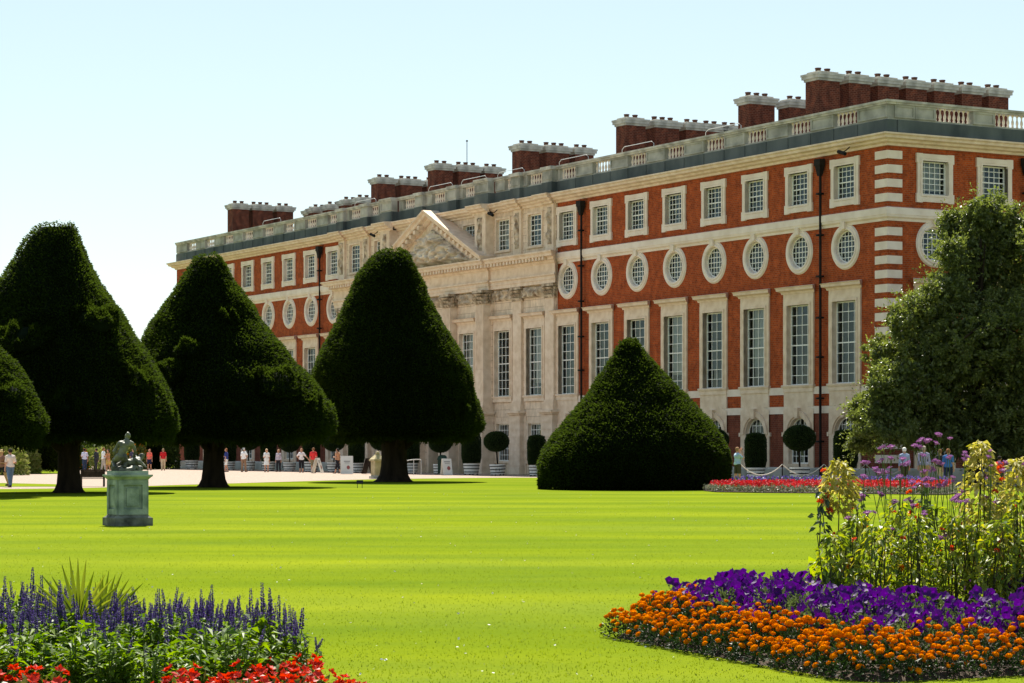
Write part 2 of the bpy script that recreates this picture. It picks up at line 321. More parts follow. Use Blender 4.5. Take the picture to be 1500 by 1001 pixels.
# ------------------------------------------------------------------ signed-distance bodies (one continuous skin)
def sdf_mesh(caps, h=0.012, clip=None):
    """caps: (a, b, ra, rb, k) tapered capsules joined by smooth union -> (verts, quads) by surface nets"""
    A = np.array([c[0] for c in caps], float); B = np.array([c[1] for c in caps], float)
    rr = np.array([[c[2], c[3]] for c in caps]); mr = rr.max()
    lo = np.minimum(A, B).min(0) - mr - 3 * h; hi = np.maximum(A, B).max(0) + mr + 3 * h
    nn = np.ceil((hi - lo) / h).astype(int) + 1
    d = np.full(nn, 1.0)
    for (a, b_, ra, rb, k) in caps:
        a = np.array(a, float); b_ = np.array(b_, float); m_ = max(ra, rb) + k + 2.5 * h
        i0 = np.maximum(((np.minimum(a, b_) - m_ - lo) / h).astype(int), 0); i1 = np.minimum(((np.maximum(a, b_) + m_ - lo) / h).astype(int) + 2, nn)
        g = np.stack(np.meshgrid(*[lo[q] + h * np.arange(i0[q], i1[q]) for q in range(3)], indexing='ij'), -1)
        ab = b_ - a; t = np.clip(((g - a) @ ab) / (ab @ ab + 1e-12), 0, 1)
        dc = np.linalg.norm(g - a - t[..., None] * ab, axis=-1) - (ra + (rb - ra) * t)
        sl_ = tuple(slice(i0[q], i1[q]) for q in range(3)); do = d[sl_]
        hh = np.clip(0.5 + 0.5 * (do - dc) / max(k, 1e-6), 0, 1)
        d[sl_] = do * (1 - hh) + dc * hh - k * hh * (1 - hh)
    if clip is not None:
        g = np.stack(np.meshgrid(*[lo[q] + h * np.arange(nn[q]) for q in range(3)], indexing='ij'), -1)
        d = np.maximum(d, clip(g))
    neg = d < 0
    c = np.zeros(tuple(nn - 1), int)
    for dx in (0, 1):
        for dy in (0, 1):
            for dz in (0, 1): c += neg[dx:nn[0] - 1 + dx, dy:nn[1] - 1 + dy, dz:nn[2] - 1 + dz]
    act = (c > 0) & (c < 8); idx = -np.ones(act.shape, int); cells = np.argwhere(act); idx[act] = np.arange(len(cells))
    acc = np.zeros((len(cells), 3)); cnt = np.zeros(len(cells))
    cor = [(x, y, z) for x in (0, 1) for y in (0, 1) for z in (0, 1)]
    for p in cor:
        for q in cor:
            if sum(abs(p[i] - q[i]) for i in range(3)) == 1 and p < q:
                dp = d[tuple((cells + p).T)]; dq = d[tuple((cells + q).T)]; mk = (dp < 0) != (dq < 0)
                t = np.where(mk, dp / np.where(mk, dp - dq, 1), 0)
                acc += np.where(mk[:, None], np.array(p) + t[:, None] * (np.array(q) - np.array(p)), 0); cnt += mk
    V = lo + h * (cells + acc / cnt[:, None]); Fq = []
    for ax in range(3):
        u, v = [(1, 2), (2, 0), (0, 1)][ax]
        s0 = [slice(None)] * 3; s1 = [slice(None)] * 3; s0[ax] = slice(0, -1); s1[ax] = slice(1, None)
        e = np.argwhere(neg[tuple(s0)] != neg[tuple(s1)])
        e = e[(e[:, u] > 0) & (e[:, v] > 0) & (e[:, u] < nn[u] - 1) & (e[:, v] < nn[v] - 1)]
        def cell(du, dv):
            k_ = e.copy(); k_[:, u] += du; k_[:, v] += dv; return idx[tuple(k_.T)]
        q = np.stack([cell(-1, -1), cell(0, -1), cell(0, 0), cell(-1, 0)], 1)
        fl = ~neg[tuple(e.T)]
        q[fl] = q[fl][:, ::-1]; Fq.append(q)
    return V, np.concatenate(Fq)
# ================================================================== PALACE (local: x along the main front away from the near corner, +y outward, z up)
BAY = 4.07; CORN = Vector((19.3, 122.8, 0)); ROT = math.atan2(0.8698, -0.4933)
LEN = 98.4; CX = LEN / 2; DEEP = -46.0
palace = thing('palace', 'long red brick palace with pale stone dressings, central stone pavilion and rows of roof chimneys', 'palace', CORN, ROT)
def to_local(X, Y):
    dx, dy = X - CORN.x, Y - CORN.y
    return (-0.4933 * dx + 0.8698 * dy, -0.8698 * dx - 0.4933 * dy)
def to_world(u, v): return (CORN.x - 0.4933 * u - 0.8698 * v, CORN.y + 0.8698 * u - 0.4933 * v)
RIGHT = (np.array([[0, -1, 0], [-1, 0, 0], [0, 0, 1.0]]), np.zeros(3))   # (a, b, z) -> right-hand face
wing_u = [(i + 0.86) * BAY for i in range(8)]; wing_u += [LEN - u for u in wing_u[::-1]]
pav_off = [-13.3, -9.1, -4.5, 0.0, 4.5, 9.1, 13.3]
right_a = [3.07, 7.09, 11.1, 15.1, 19.1]
P1, P2 = 0.10, 0.28                                   # how far the pavilion flanks and its centre stand out
PE, PC = 15.95, 7.85                                   # half widths of pavilion and centre
ATT = (1.75, 14.85, 16.6); TALL = (2.0, 5.1, 9.45); ARC = (1.8, 0.85, 3.36); RND = 12.31
PATT = (1.75, 14.75, 16.8); PGR = (1.7, 0.85, 3.3)
def hole(u, s): return (u - s[0] / 2, u + s[0] / 2, s[1], s[2])
def rnd_hole(u): return (u - 0.862, u + 0.862, RND - 0.862, RND + 0.862)

# ---- brick walls
mb = MB()
hl = []
for u in wing_u: hl += [hole(u, ATT), rnd_hole(u), hole(u, TALL)]
for (a, b) in ((0, CX - PE), (CX + PE, LEN)): mb.wall(a, b, 3.6, 17.5, [h for h in hl if a < h[0] < b], 0.0)
mb.box(LEN - 0.02, LEN, DEEP, 0, 0, 17.5)
mb.T = RIGHT; mb.flip = True
hr = []
for a in right_a: hr += [hole(a, ATT), rnd_hole(a), hole(a, TALL)]
mb.wall(0, -DEEP, 3.6, 17.5, hr, 0.0)
mb.T = None; mb.flip = False
mb.box(0.05, LEN - 0.05, DEEP, DEEP + 0.3, 0, 17.5)
mb.build('brick_wall', 'brick', palace)
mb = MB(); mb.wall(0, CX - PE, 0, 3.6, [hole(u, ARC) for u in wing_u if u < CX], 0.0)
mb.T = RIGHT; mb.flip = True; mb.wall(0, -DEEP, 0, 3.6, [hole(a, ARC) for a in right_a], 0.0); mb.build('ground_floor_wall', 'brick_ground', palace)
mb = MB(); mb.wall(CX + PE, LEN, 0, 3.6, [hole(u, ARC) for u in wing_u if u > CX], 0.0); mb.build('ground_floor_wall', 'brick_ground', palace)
# interior: dark floors and a spine wall so that the rooms behind the glass are rooms
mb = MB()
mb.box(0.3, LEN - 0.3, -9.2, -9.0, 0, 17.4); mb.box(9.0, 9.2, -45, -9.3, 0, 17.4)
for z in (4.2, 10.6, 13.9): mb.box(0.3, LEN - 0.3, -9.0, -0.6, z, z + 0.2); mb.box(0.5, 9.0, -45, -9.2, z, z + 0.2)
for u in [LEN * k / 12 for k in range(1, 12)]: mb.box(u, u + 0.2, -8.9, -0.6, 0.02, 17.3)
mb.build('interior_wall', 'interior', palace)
mb = MB(); mb.box(0.1, LEN - 0.1, DEEP + 0.4, -0.45, 17.55, 17.8); mb.frustum(LEN / 2, -11, LEN - 10, 11, LEN - 18, 1.5, 17.85, 18.5)
mb.build('roof', 'lead', palace)

# ---- pavilion masonry
mb = MB(); zt = 17.4
for s in (-1, 1):
    a, b = sorted((CX + s * PE, CX + s * PC))
    hh = [hole(CX + o, TALL) for o in pav_off] + [hole(CX + o, PGR) for o in pav_off]
    mb.wall(a, b, 0, 14.0, [h for h in hh if a < h[0] < b], P1)
    x = CX + s * PE; mb.box(x - 0.01, x + 0.01, -0.5, P1 - 0.003, 0, zt)
    x = CX + s * PC; mb.box(x - 0.01, x + 0.01, P1 - 0.5, P2 - 0.003, 0, 14.0)
door = (2.3, 0.0, 3.7)
mb.wall(CX - PC, CX + PC, 0, 14.0, [hole(CX + o, TALL) for o in (-4.5, 0, 4.5)] + [hole(CX + o, door) for o in (-4.5, 0, 4.5)], P2)
mb.wall(CX - PE, CX + PE, 14.0, zt, [hole(CX + o, PATT) for o in pav_off], P1)
mb.build('pavilion_wall', 'ashlar', palace)
mb = MB()                                            # channelled ground floor courses
blk = sorted([(CX + o - 1.1, CX + o + 1.1) for o in pav_off if abs(o) > 5]); zc = [0.0, 0.55] + [0.55 + 0.47 * k for k in range(1, 8)]
for s in (-1, 1):
    a, b = sorted((CX + s * PE, CX + s * PC)); cur = a
    for c, d in [q for q in blk if a < q[0] < b] + [(b, b)]:
        mb = MB(); mb.box(cur, c, P1 - 0.05, P1 + 0.03, 0.0, 3.8)
        for z_0, z_1 in zip(zc, zc[1:]): mb.box(cur + 0.002, c - 0.002, P1 - 0.04, P1 + 0.07, z_0 + .001, z_1 - 0.035)
        mb.build('rusticated_course', 'stone', palace); cur = d
mb = MB()
for o in (-4.5, 0, 4.5):
    for s in (-1, 1): mb.box(CX + o + s * 1.25 - 0.1, CX + o + s * 1.25 + 0.1, -2.2, P2 + 0.04, 0, 3.72)
    mb.box(CX + o - 1.34, CX + o + 1.34, -2.2, P2 + 0.045, 3.68, 3.9)
mb.build('doorway', 'stone', palace)
# pavilion: rusticated piers, pilasters, entablature
joint = 0.03
def pier(mb, x, y, w, d, z0=0.0, z1=3.86, mi=0):
    z = z0; hs = [0.55] + [0.47] * 7; k = 0
    mb.box(x - w / 2 + 0.035, x + w / 2 - 0.035, y - 0.1, y + d - 0.035, z0, z1, mi)
    while z < z1 - 0.1:
        e = min(z + hs[min(k, 7)], z1); g = 0.06 if k == 0 else 0.0
        mb.box(x - w / 2 - g, x + w / 2 + g, y - 0.1, y + d + g, z, e - joint, mi); z = e; k += 1
def moulded(mb, x, y, w, d, pts, mi=0):
    """block with a stepped outline, pts = (z0, z1, overhang)"""
    for z0, z1, o in pts: mb.box(x - w / 2 - o, x + w / 2 + o, y - 0.08, y + d + o, z0, z1, mi)
pil = [(-15.36, P1, 1.15), (-11.2, P1, 1.25), (11.2, P1, 1.25), (15.36, P1, 1.15)]
cols = [(-7.2, P2), (-2.5, P2), (2.5, P2), (7.2, P2)]
def make_pilaster(w, d, fluted):
    m1 = MB(); pier(m1, 0, 0, w + 0.35, d + 0.2); moulded(m1, 0, 0, w + 0.3, d + 0.2, [(3.87, 3.98, 0.08), (3.982, 4.12, 0.2)])
    m2 = MB(); moulded(m2, 0, 0, w, d, [(4.122, 4.55, 0.14), (4.552, 4.68, 0.10), (4.682, 4.8, 0.04)])
    m3 = MB()
    if fluted:
        m3.box(-w / 2 + 0.03, w / 2 - 0.03, -0.08, d - 0.05, 4.8, 11.28); nf = 7
        for k in range(nf):
            xx = -w / 2 + w * (k + 0.5) / nf; m3.box(xx - w / nf * 0.32, xx + w / nf * 0.32, -0.07, d, 4.802, 11.27)
        m3.box(-w / 2, w / 2, -0.075, d + 0.003, 4.803, 6.9)
    else: m3.box(-w / 2, w / 2, -0.08, d, 4.8, 11.28)
    # carved capital: stacked leaf rows
    m4 = MB(); rr = np.random.default_rng(5); m4.box(-w / 2, w / 2, -0.08, d, 11.282, 11.95)
    for row, (zz, sc_) in enumerate(((11.35, 0.16), (11.6, 0.18), (11.82, 0.2))):
        for k in range(6):
            xx = -w / 2 + w * (k + 0.5) / 6; m4.frustum(xx, d + 0.05, 0.1, 0.08, 0.2, 0.24 + 0.08 * row, zz - 0.07, zz + 0.13)
        for s in (-1, 1):
            for k in range(2): m4.frustum(s * (w / 2 + 0.05), d * (0.3 + 0.4 * k), 0.08, 0.1, 0.24 + 0.06 * row, 0.18, zz - 0.07, zz + 0.13)
    m4.box(-w / 2 - 0.16, w / 2 + 0.16, -0.08, d + 0.16, 12.02, 12.19)
    return m1, m2, m3, m4
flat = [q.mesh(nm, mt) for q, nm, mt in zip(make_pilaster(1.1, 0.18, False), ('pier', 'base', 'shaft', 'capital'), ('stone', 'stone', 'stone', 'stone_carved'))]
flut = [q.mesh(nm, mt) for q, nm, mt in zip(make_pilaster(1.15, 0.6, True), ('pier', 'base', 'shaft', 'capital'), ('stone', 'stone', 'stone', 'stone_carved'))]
for (o, y, _w) in pil:
    s_ = link('pilaster', flat[2], palace, (CX + o, y, 0))
    for q in (0, 1, 3): link(('pier', 'base', 'shaft', 'capital')[q], flat[q], s_)
for (o, y) in cols:
    s_ = link('column', flut[2], palace, (CX + o, y, 0))
    for q in (0, 1, 3): link(('pier', 'base', 'shaft', 'capital')[q], flut[q], s_)
# carved band between capitals: bumpy relief strip
def relief(name, x0, x1, y, z0, z1, amp, freq, mat, seed, step=0.07, parent=palace, shape=None, rough_=0.5):
    nx = max(2, int((x1 - x0) / step)); nz_ = max(2, int((z1 - z0) / step))
    xs = np.linspace(x0, x1, nx); zs = np.linspace(z0, z1, nz_); g = np.stack(np.meshgrid(xs, zs, indexing='ij'), -1)
    P = np.stack([g[..., 0], np.zeros(g.shape[:2]), g[..., 1]], -1); f1 = Lump(seed, freq)(P); f2 = Lump(seed + 1, freq * 2.3)(P)
    hgt = np.clip(f1 * 0.55 + f2 * 0.45 * rough_ * 2, -0.9, 1.4) * 0.5 + 0.5
    ed = np.minimum.reduce([g[..., 0] - x0, x1 - g[..., 0], g[..., 1] - z0, z1 - g[..., 1]]); hgt = hgt * np.clip(ed / 0.08, 0, 1)
    keep = np.ones(g.shape[:2], bool)
    if shape is not None:
        mk = shape(g[..., 0], g[..., 1]); hgt = hgt * np.clip(mk / 0.25, 0, 1); keep = mk > 0
    V = np.stack([g[..., 0], y + amp * hgt, g[..., 1]], -1); ii = np.arange(nx * nz_).reshape(nx, nz_)
    f = np.stack([ii[1:, :-1], ii[:-1, :-1], ii[:-1, 1:], ii[1:, 1:]], -1)[keep[1:, 1:] & keep[:-1, :-1] & keep[1:, :-1] & keep[:-1, 1:]].reshape(-1, 4)
    m_ = MB(); m_.add(V.reshape(-1, 3), f); return m_.build(name, mat, parent, True)
for s in (-1, 1):
    for (a, b) in ((7.95, 10.55), (11.85, 14.7)):
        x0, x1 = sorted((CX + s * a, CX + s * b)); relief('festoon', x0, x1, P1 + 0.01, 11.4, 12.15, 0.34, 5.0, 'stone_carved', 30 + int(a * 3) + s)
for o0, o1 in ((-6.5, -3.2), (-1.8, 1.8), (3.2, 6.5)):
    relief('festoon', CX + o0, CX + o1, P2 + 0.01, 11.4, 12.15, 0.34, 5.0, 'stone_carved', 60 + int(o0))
# entablature
ENT = [(0, 12.2), (0.32, 12.2), (0.32, 12.42), (0.36, 12.44), (0.36, 12.66), (0.46, 12.7), (0.46, 12.8), (0.34, 12.82), (0.34, 13.46), (0.42, 13.5), (0.46, 13.62), (0.62, 13.66), (0.64, 13.82), (0.95, 13.86), (0.98, 14.0), (1.1, 14.1), (1.1, 14.18), (0, 14.24)]
mb = MB()
for s in (-1, 1):
    mb.T = (np.eye(3), np.array([0, P1 - 0.004, 0])); a, b = sorted((CX + s * (PC + 0.02), CX + s * (PE + 0.05)))
    mb.profile(ENT, a, b, 0, 0.0 if s > 0 else 1.0, 1.0 if s > 0 else 0.0)
mb.T = (np.eye(3), np.array([0, P2 - 0.004, 0])); mb.profile(ENT, CX - PC, CX + PC, 0, 0.35, 0.35); mb.T = None
for a, b, y in ((CX - PE, CX - PC - 0.4, P1), (CX - PC - 0.3, CX + PC + 0.3, P2), (CX + PC + 0.4, CX + PE, P1)):
    for x in np.arange(a + 0.1, b, 0.42): mb.box(x, x + 0.22, y + 0.5, y + 0.9, 13.64, 13.85)
mb.build('entablature', 'stone', palace)
# pediment
mb = MB(); hw, z0, za = 7.75, 14.2, 17.75; th = math.atan2(za - z0, hw)
mb.add([(CX - hw, P2 + 0.3, z0 + 0.05), (CX + hw, P2 + 0.3, z0 + 0.05), (CX, P2 + 0.3, za - 0.1)], [(1, 0, 2)])
for s in (-1, 1):
    L_ = math.hypot(hw + 0.35, za - z0 + 0.16)
    RK = [(-0.9, 0.12), (1.12, 0.12), (1.12, 0.02), (0.95, -0.1), (0.92, -0.3), (0.62, -0.36), (0.6, -0.5), (0.42, -0.62), (-0.9, -0.62)]
    m_ = MB(); m_.profile(RK, 0, L_, 0)
    ca, sa = math.cos(th), math.sin(th)
    for V_, F_ in zip(m_.V, m_.F):
        W = V_.copy(); W[:, 0] = s * (V_[:, 0] * ca - V_[:, 2] * sa - (hw + 0.35)) + CX * 1.0; W[:, 2] = V_[:, 0] * sa + V_[:, 2] * ca + z0 + 0.12; W[:, 1] += P2
        W[:, 0] = CX + s * ((hw + 0.35) - (V_[:, 0] * ca - V_[:, 2] * sa))
        W[:, 0] = np.where(s > 0, np.maximum(W[:, 0], CX), np.minimum(W[:, 0], CX))
        fl = F_ - F_.min(); mb.add(W, fl if s < 0 else fl[:, ::-1])
    for k in range(11):                                            # modillions under the raking cornice
        t = 0.9 + k * 0.66; xx = CX + s * (hw + 0.35 - t * ca - 0.42 * sa); zz = z0 + t * sa - 0.32 * ca
        mb.box(xx - 0.16, xx + 0.16, P2 + 0.56, P2 + 0.9, zz - 0.16, zz + 0.12)
ped = mb.build('pediment', 'stone', palace)
# pediment roof running back to the attic wall
mb = MB()
for s in (-1, 1): mb.poly([(CX, P2 - 0.6, za + 0.12), (CX + s * (hw + 0.2), P2 - 0.6, z0 + 0.14), (CX + s * (hw + 0.2), P1 + 0.01, z0 + 0.14), (CX, P1 + 0.01, za + 0.12)])
mb.build('pediment_roof', 'lead', palace)
def tri(x, z): return np.minimum(z - (z0 + 0.1), (za - 0.85 - z) - np.abs(x - CX) * (za - z0) / hw + 0.0)
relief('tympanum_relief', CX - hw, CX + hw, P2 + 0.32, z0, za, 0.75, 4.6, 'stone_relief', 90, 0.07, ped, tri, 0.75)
# attic pilaster strips with carved garlands
for o, y in ((-15.36, P1), (-11.2, P1), (-7.1, P1 + 0.5), (7.1, P1 + 0.5), (11.2, P1), (15.36, P1)):
    w_ = 1.0 if abs(o) > 8 else 1.5
    mb = MB(); mb.box(CX + o - w_ / 2, CX + o + w_ / 2, P1 - 0.3, y + 0.16, 14.25, 17.3); st = mb.build('attic_pilaster', 'stone', palace)
    relief('garland', CX + o - 0.27, CX + o + 0.27, y + 0.165, 14.7, 17.05, 0.16, 7, 'stone_carved', 120 + int(o), 0.06, st)

# ---- bands, cornices, aprons, plinth
CORNICE = [(-0.02, 17.26), (0.12, 17.26), (0.14, 17.38), (0.34, 17.44), (0.38, 17.54), (0.58, 17.6), (0.60, 17.72), (0.70, 17.78), (0.70, 17.86), (-0.02, 17.9)]
STRING = [(-0.02, 13.4), (0.07, 13.4), (0.10, 13.52), (0.20, 13.6), (0.22, 13.7), (0.24, 13.72), (0.24, 14.06), (-0.02, 14.13)]
BAND1 = [(-0.02, 4.6), (0.05, 4.6), (0.05, 5.0), (-0.02, 5.0)]
BAND2 = [(-0.02, 3.56), (0.05, 3.56), (0.05, 3.95), (-0.02, 3.95)]
def shifted(p, dy): return [(y + dy if y > 0 else y, z) for y, z in p]
for nm, pr, mt in (('cornice', CORNICE, 'stone'), ('string_course', STRING, 'stone_white'), ('sill_band', BAND1, 'stone_white'), ('plat_band', BAND2, 'stone_white'), ('plinth', [(-0.02, 0), (0.16, 0), (0.16, 0.55), (0.06, 0.65), (-0.02, 0.66)], 'stone_parapet')):
    mb = MB(); mb.profile(pr, 0, CX - PE - 0.012, 0, 1.0, 0.0)
    mb.T = RIGHT; mb.flip = True; mb.profile(pr, 0, -DEEP, 0, 1.0, 0.0); mb.T = None; mb.flip = False
    mb.build(nm, mt, palace)
    mb = MB(); mb.profile(pr, CX + PE + 0.012, LEN, 0, 0.0, 1.0); mb.build(nm, mt, palace)
    if nm == 'cornice':
        mb = MB()
        for a, b, y in ((CX - PE, CX - PC - 0.06, P1), (CX - PC - 0.05, CX - PC + 1.55, P1 + 0.55), (CX - PC + 1.56, CX + PC - 1.56, P1), (CX + PC - 1.55, CX + PC + 0.05, P1 + 0.55), (CX + PC + 0.06, CX + PE, P1)):
            big = y > P1
            mb.T = (np.eye(3), np.array([0, y, 0])); mb.profile(pr, a - (0.25 if big else 0), b + (0.25 if big else 0), 0); mb.T = None
        for o in (-15.3, -11.2, 11.2, 15.3): mb.T = (np.eye(3), np.array([0, P1 + 0.22, 0])); mb.profile(pr, CX + o - 0.6, CX + o + 0.6, 0, 0.5, 0.5); mb.T = None
        mb.build(nm, mt, palace)
# quoins at the near corner
zq = 16.6 - 0.42
for z in [16.6 - 0.733 * k for k in range(4)] + [12.65 - 0.733 * k for k in range(17)]:
    if z < 0.7: continue
    mb = MB(); mb.box(-0.06, 0.97, -0.92, 0.06, z, z + 0.42); mb.build('quoin', 'stone_white', palace)

# ---- parapet: plinth, dies, balusters
def stand(x):                                            # how far the parapet stands out at x
    o = abs(x - CX)
    if abs(o - 7.1) < 0.95: return P1 + 0.52
    return P1 if o < PE else 0.0
segs = []
edges = [0, CX - PE, CX - 8.05, CX - 6.15, CX + 6.15, CX + 8.05, CX + PE, LEN]
pb, pp, pc = MB(), MB(), MB()
for a, b in zip(edges, edges[1:]):
    y = stand((a + b) / 2)
    e0 = 0 if a == 0 else 0.0
    pp.box(a, b, -0.62, y + 0.06, 17.82, 18.62); pb.box(a + 0.003, b - 0.003, y - 0.42, y - 0.02, 18.622, 18.72)
    pc.box(a - (0.1 if a == 0 else 0), b, y - 0.5, y + 0.11, 19.4, 19.5); pc.box(a - (0.17 if a == 0 else 0) + 0.001, b, y - 0.55, y + 0.17, 19.502, 19.62)
opens = []
for u in wing_u: opens.append((u - 1.02, u + 1.02, 0.0))
for o in (-13.3, -10.3, -4.5, 0.0, 4.5, 10.3, 13.3): opens.append((CX + o - 0.95, CX + o + 0.95, P1))
opens.sort(); prev = 0.0
mbal = MB(); pr = [(0.05, 18.72), (0.07, 18.74), (0.07, 18.8), (0.045, 18.84), (0.078, 18.96), (0.07, 19.06), (0.04, 19.16), (0.036, 19.28), (0.07, 19.32), (0.07, 19.4)]
nb = 7
def die(mb, a, b, y):
    mb.box(a, b, y - 0.42, y + 0.0, 18.722, 19.4)
    w_ = b - a
    if w_ > 0.7:                                         # raised frame round a sunk panel
        k = 1 if w_ < 2.6 else 2
        for q in range(k):
            x0 = a + w_ * q / k + 0.14; x1 = a + w_ * (q + 1) / k - 0.14
            mb.box(x0 - 0.13, x0, y, y + 0.045, 18.725, 19.398); mb.box(x1, x1 + 0.13, y, y + 0.045, 18.725, 19.398)
            mb.box(x0, x1, y, y + 0.044, 18.726, 18.83); mb.box(x0, x1, y, y + 0.044, 19.29, 19.397)
def run_dies(a, b):
    cur = a
    for e in edges[1:-1]:
        if a < e < b: die(pb, cur, e - 0.01, stand((cur + e) / 2)); cur = e + 0.01
    die(pb, cur, b, stand((cur + b) / 2))
for a, b, y in opens: run_dies(prev, a); prev = b
run_dies(prev, LEN)
for u in [w_ + BAY / 2 - 1.02 for w_ in wing_u] + [w_ - BAY / 2 + 1.02 for w_ in wing_u]:   # upright joints of the plinth
    if 0.5 < u < LEN - 0.5 and abs(u - CX) > PE + 0.5: pp.box(u - 0.07, u + 0.07, 0.0, 0.1, 17.84, 18.6)
for o in (-15.3, -11.2, -2.5, 2.5, 11.2, 15.3):           # piers of the parapet over the pilasters
    y = stand(CX + o); x0, x1 = CX + o - 0.62, CX + o + 0.62
    pp.box(x0, x1, y - 0.1, y + 0.34, 17.9, 18.622); pb.box(x0 + 0.03, x1 - 0.03, y - 0.1, y + 0.30, 18.63, 19.398); pb.box(x0 + 0.12, x1 - 0.12, y + 0.28, y + 0.33, 18.8, 19.25)
    pc.box(x0 - 0.06, x1 + 0.06, y - 0.1, y + 0.42, 19.402, 19.62)
# right-hand face
for q in (pb, pp, pc): q.T = RIGHT; q.flip = True
pp.box(0.64, -DEEP, -0.62, 0.062, 17.82, 18.62); pb.box(0.43, -DEEP, -0.42, -0.02, 18.622, 18.72)
pc.box(0.52, -DEEP, -0.5, 0.11, 19.4, 19.5); pc.box(0.57, -DEEP, -0.55, 0.17, 19.502, 19.62)
ropens = [(a - 0.05, a + 2.45) for a in (3.2, 7.2, 11.2, 15.2, 19.2)]; prev = 0.43
for a, b in ropens: die(pb, prev, a, 0.0); prev = b
die(pb, prev, -DEEP, 0.0)
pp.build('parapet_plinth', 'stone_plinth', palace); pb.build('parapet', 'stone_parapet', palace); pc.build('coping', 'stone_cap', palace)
def bal_mesh(width, k):
    mb = MB()
    for q in range(k): mb.lathe(pr, -width / 2 + width * (q + 0.5) / k, -0.2, 8)
    return mb.mesh('balustrade', 'stone_white', True)
b1, b2, b3 = bal_mesh(2.04, 6), bal_mesh(1.9, 6), bal_mesh(2.5, 8)
for a, b, y in opens: link('balustrade', b1 if y == 0 else b2, palace, ((a + b) / 2, y, 0))
for a, b in ropens: link('balustrade', b3, palace, (0, -(a + b) / 2, 0), R(90))

# ---- windows
def frame(mb, w, zb, zt, bw, y0, y1, mi=0, bottom=True, head=None):
    hd = head if head is not None else bw
    mb.box(-w / 2 - bw, -w / 2, y0, y1, zb, zt, mi); mb.box(w / 2, w / 2 + bw, y0, y1, zb, zt, mi)
    mb.box(-w / 2 - bw, w / 2 + bw, y0, y1, zt, zt + hd, mi)
    if bottom: mb.box(-w / 2 - bw, w / 2 + bw, y0, y1, zb - bw, zb, mi)
def sash(w, zb, zt, nc, nr, y=-0.20, arch=None, mid=None, bar=0.034):
    mb = MB(); fw = 0.075
    zs = zt if arch is None else zt - w / 2
    mb.box(-w / 2, -w / 2 + fw, y - 0.06, y + 0.04, zb, zs); mb.box(w / 2 - fw, w / 2, y - 0.06, y + 0.04, zb, zs)
    mb.box(-w / 2 + fw, w / 2 - fw, y - 0.06, y + 0.04, zb, zb + fw)
    if arch is None: mb.box(-w / 2 + fw, w / 2 - fw, y - 0.06, y + 0.04, zt - fw, zt)
    r_ = w / 2
    def top(x): return zt if arch is None else zs + math.sqrt(max(0, r_ * r_ - x * x))
    for k in range(1, nc):
        x = -w / 2 + w * k / nc; mb.box(x - bar / 2, x + bar / 2, y - 0.03, y + 0.02, zb + fw, top(x) - 0.02)
    for k in range(1, nr):
        z = zb + (zt - zb) * k / nr; t = bar * (1.9 if (mid is not None and k == mid) else 1)
        hw_ = w / 2 - fw if z < zs else math.sqrt(max(0.01, r_ * r_ - (z - zs) ** 2)) - 0.02
        mb.box(-hw_, hw_, y - 0.032, y + 0.024, z - t / 2, z + t / 2)
    if arch is not None:
        n_ = 14; pts = [(r_ * math.cos(math.pi * k / n_), zs + r_ * math.sin(math.pi * k / n_)) for k in range(n_ + 1)]
        for (xa, za_), (xb, zb_) in zip(pts, pts[1:]):
            ia = (xa * 0.9, zs + (za_ - zs) * 0.9); ib = (xb * 0.9, zs + (zb_ - zs) * 0.9)
            mb.poly([(xa, y + 0.04, za_), (xb, y + 0.04, zb_), (ib[0], y + 0.04, ib[1]), (ia[0], y + 0.04, ia[1])])
    return mb.mesh('sash', 'sash_white')
def panes(w, zb, zt, nc, nr, y=-0.21, seed=0, circle=False):
    mb = MB(); r_ = np.random.default_rng(seed)
    for i in range(nc):
        for j in range(nr):
            x0, x1 = -w / 2 + w * i / nc, -w / 2 + w * (i + 1) / nc; z0_, z1_ = zb + (zt - zb) * j / nr, zb + (zt - zb) * (j + 1) / nr
            a, b_ = r_.normal(0, 0.006, 2)
            if circle:
                cx_, cz = (x0 + x1) / 2, (z0_ + z1_) / 2 - (zb + zt) / 2
                if math.hypot(max(abs(cx_) - 0.1, 0), max(abs(cz) - 0.1, 0)) > w / 2: continue
            mb.add([(x1, y + a, z0_), (x0, y - a, z0_), (x0, y - a + b_, z1_), (x1, y + a + b_, z1_)], [(0, 1, 2, 3)])
    return mb.mesh('pane', 'glass')
def curtain(w, zb, zt, seed, half=False):
    mb = MB(); r_ = np.random.default_rng(seed); n_ = 24
    for (xa, xb) in (((-w / 2, w / 2),) if not half else ((-w / 2, -w * 0.12), (w * 0.12, w / 2))):
        xs = np.linspace(xa, xb, n_); ys = -0.55 + 0.05 * np.sin(np.linspace(0, 20, n_) + r_.uniform(0, 6)) + 0.02 * r_.normal(size=n_)
        drop = zb + r_.uniform(0.0, 0.35) * (zt - zb) * (0 if half else 1)
        for k in range(n_ - 1): mb.add([(xs[k + 1], ys[k + 1], drop), (xs[k], ys[k], drop), (xs[k], ys[k], zt), (xs[k + 1], ys[k + 1], zt)], [(0, 1, 2, 3)])
    return mb.mesh('curtain', 'curtain', True)
def surround_attic():
    mb = MB(); w_, zb, zt = ATT; frame(mb, w_, zb, zt, 0.3, -0.36, 0.10)
    frame(mb, w_, zb, zt, 0.1, -0.36, 0.14)
    for s in (-1, 1):
        for z_0, z_1 in ((zt - 0.1, zt + 0.38), (zb - 0.42, zb + 0.06)): mb.box(s * 1.04 - 0.2, s * 1.04 + 0.2, -0.02, 0.12, z_0, z_1)
    mb.box(-1.0, 1.0, -0.02, 0.118, zb - 0.38, zb - 0.12); mb.box(-1.0, 1.0, -0.02, 0.117, zt + 0.12, zt + 0.36)
    return mb.mesh('surround', 'stone_white')
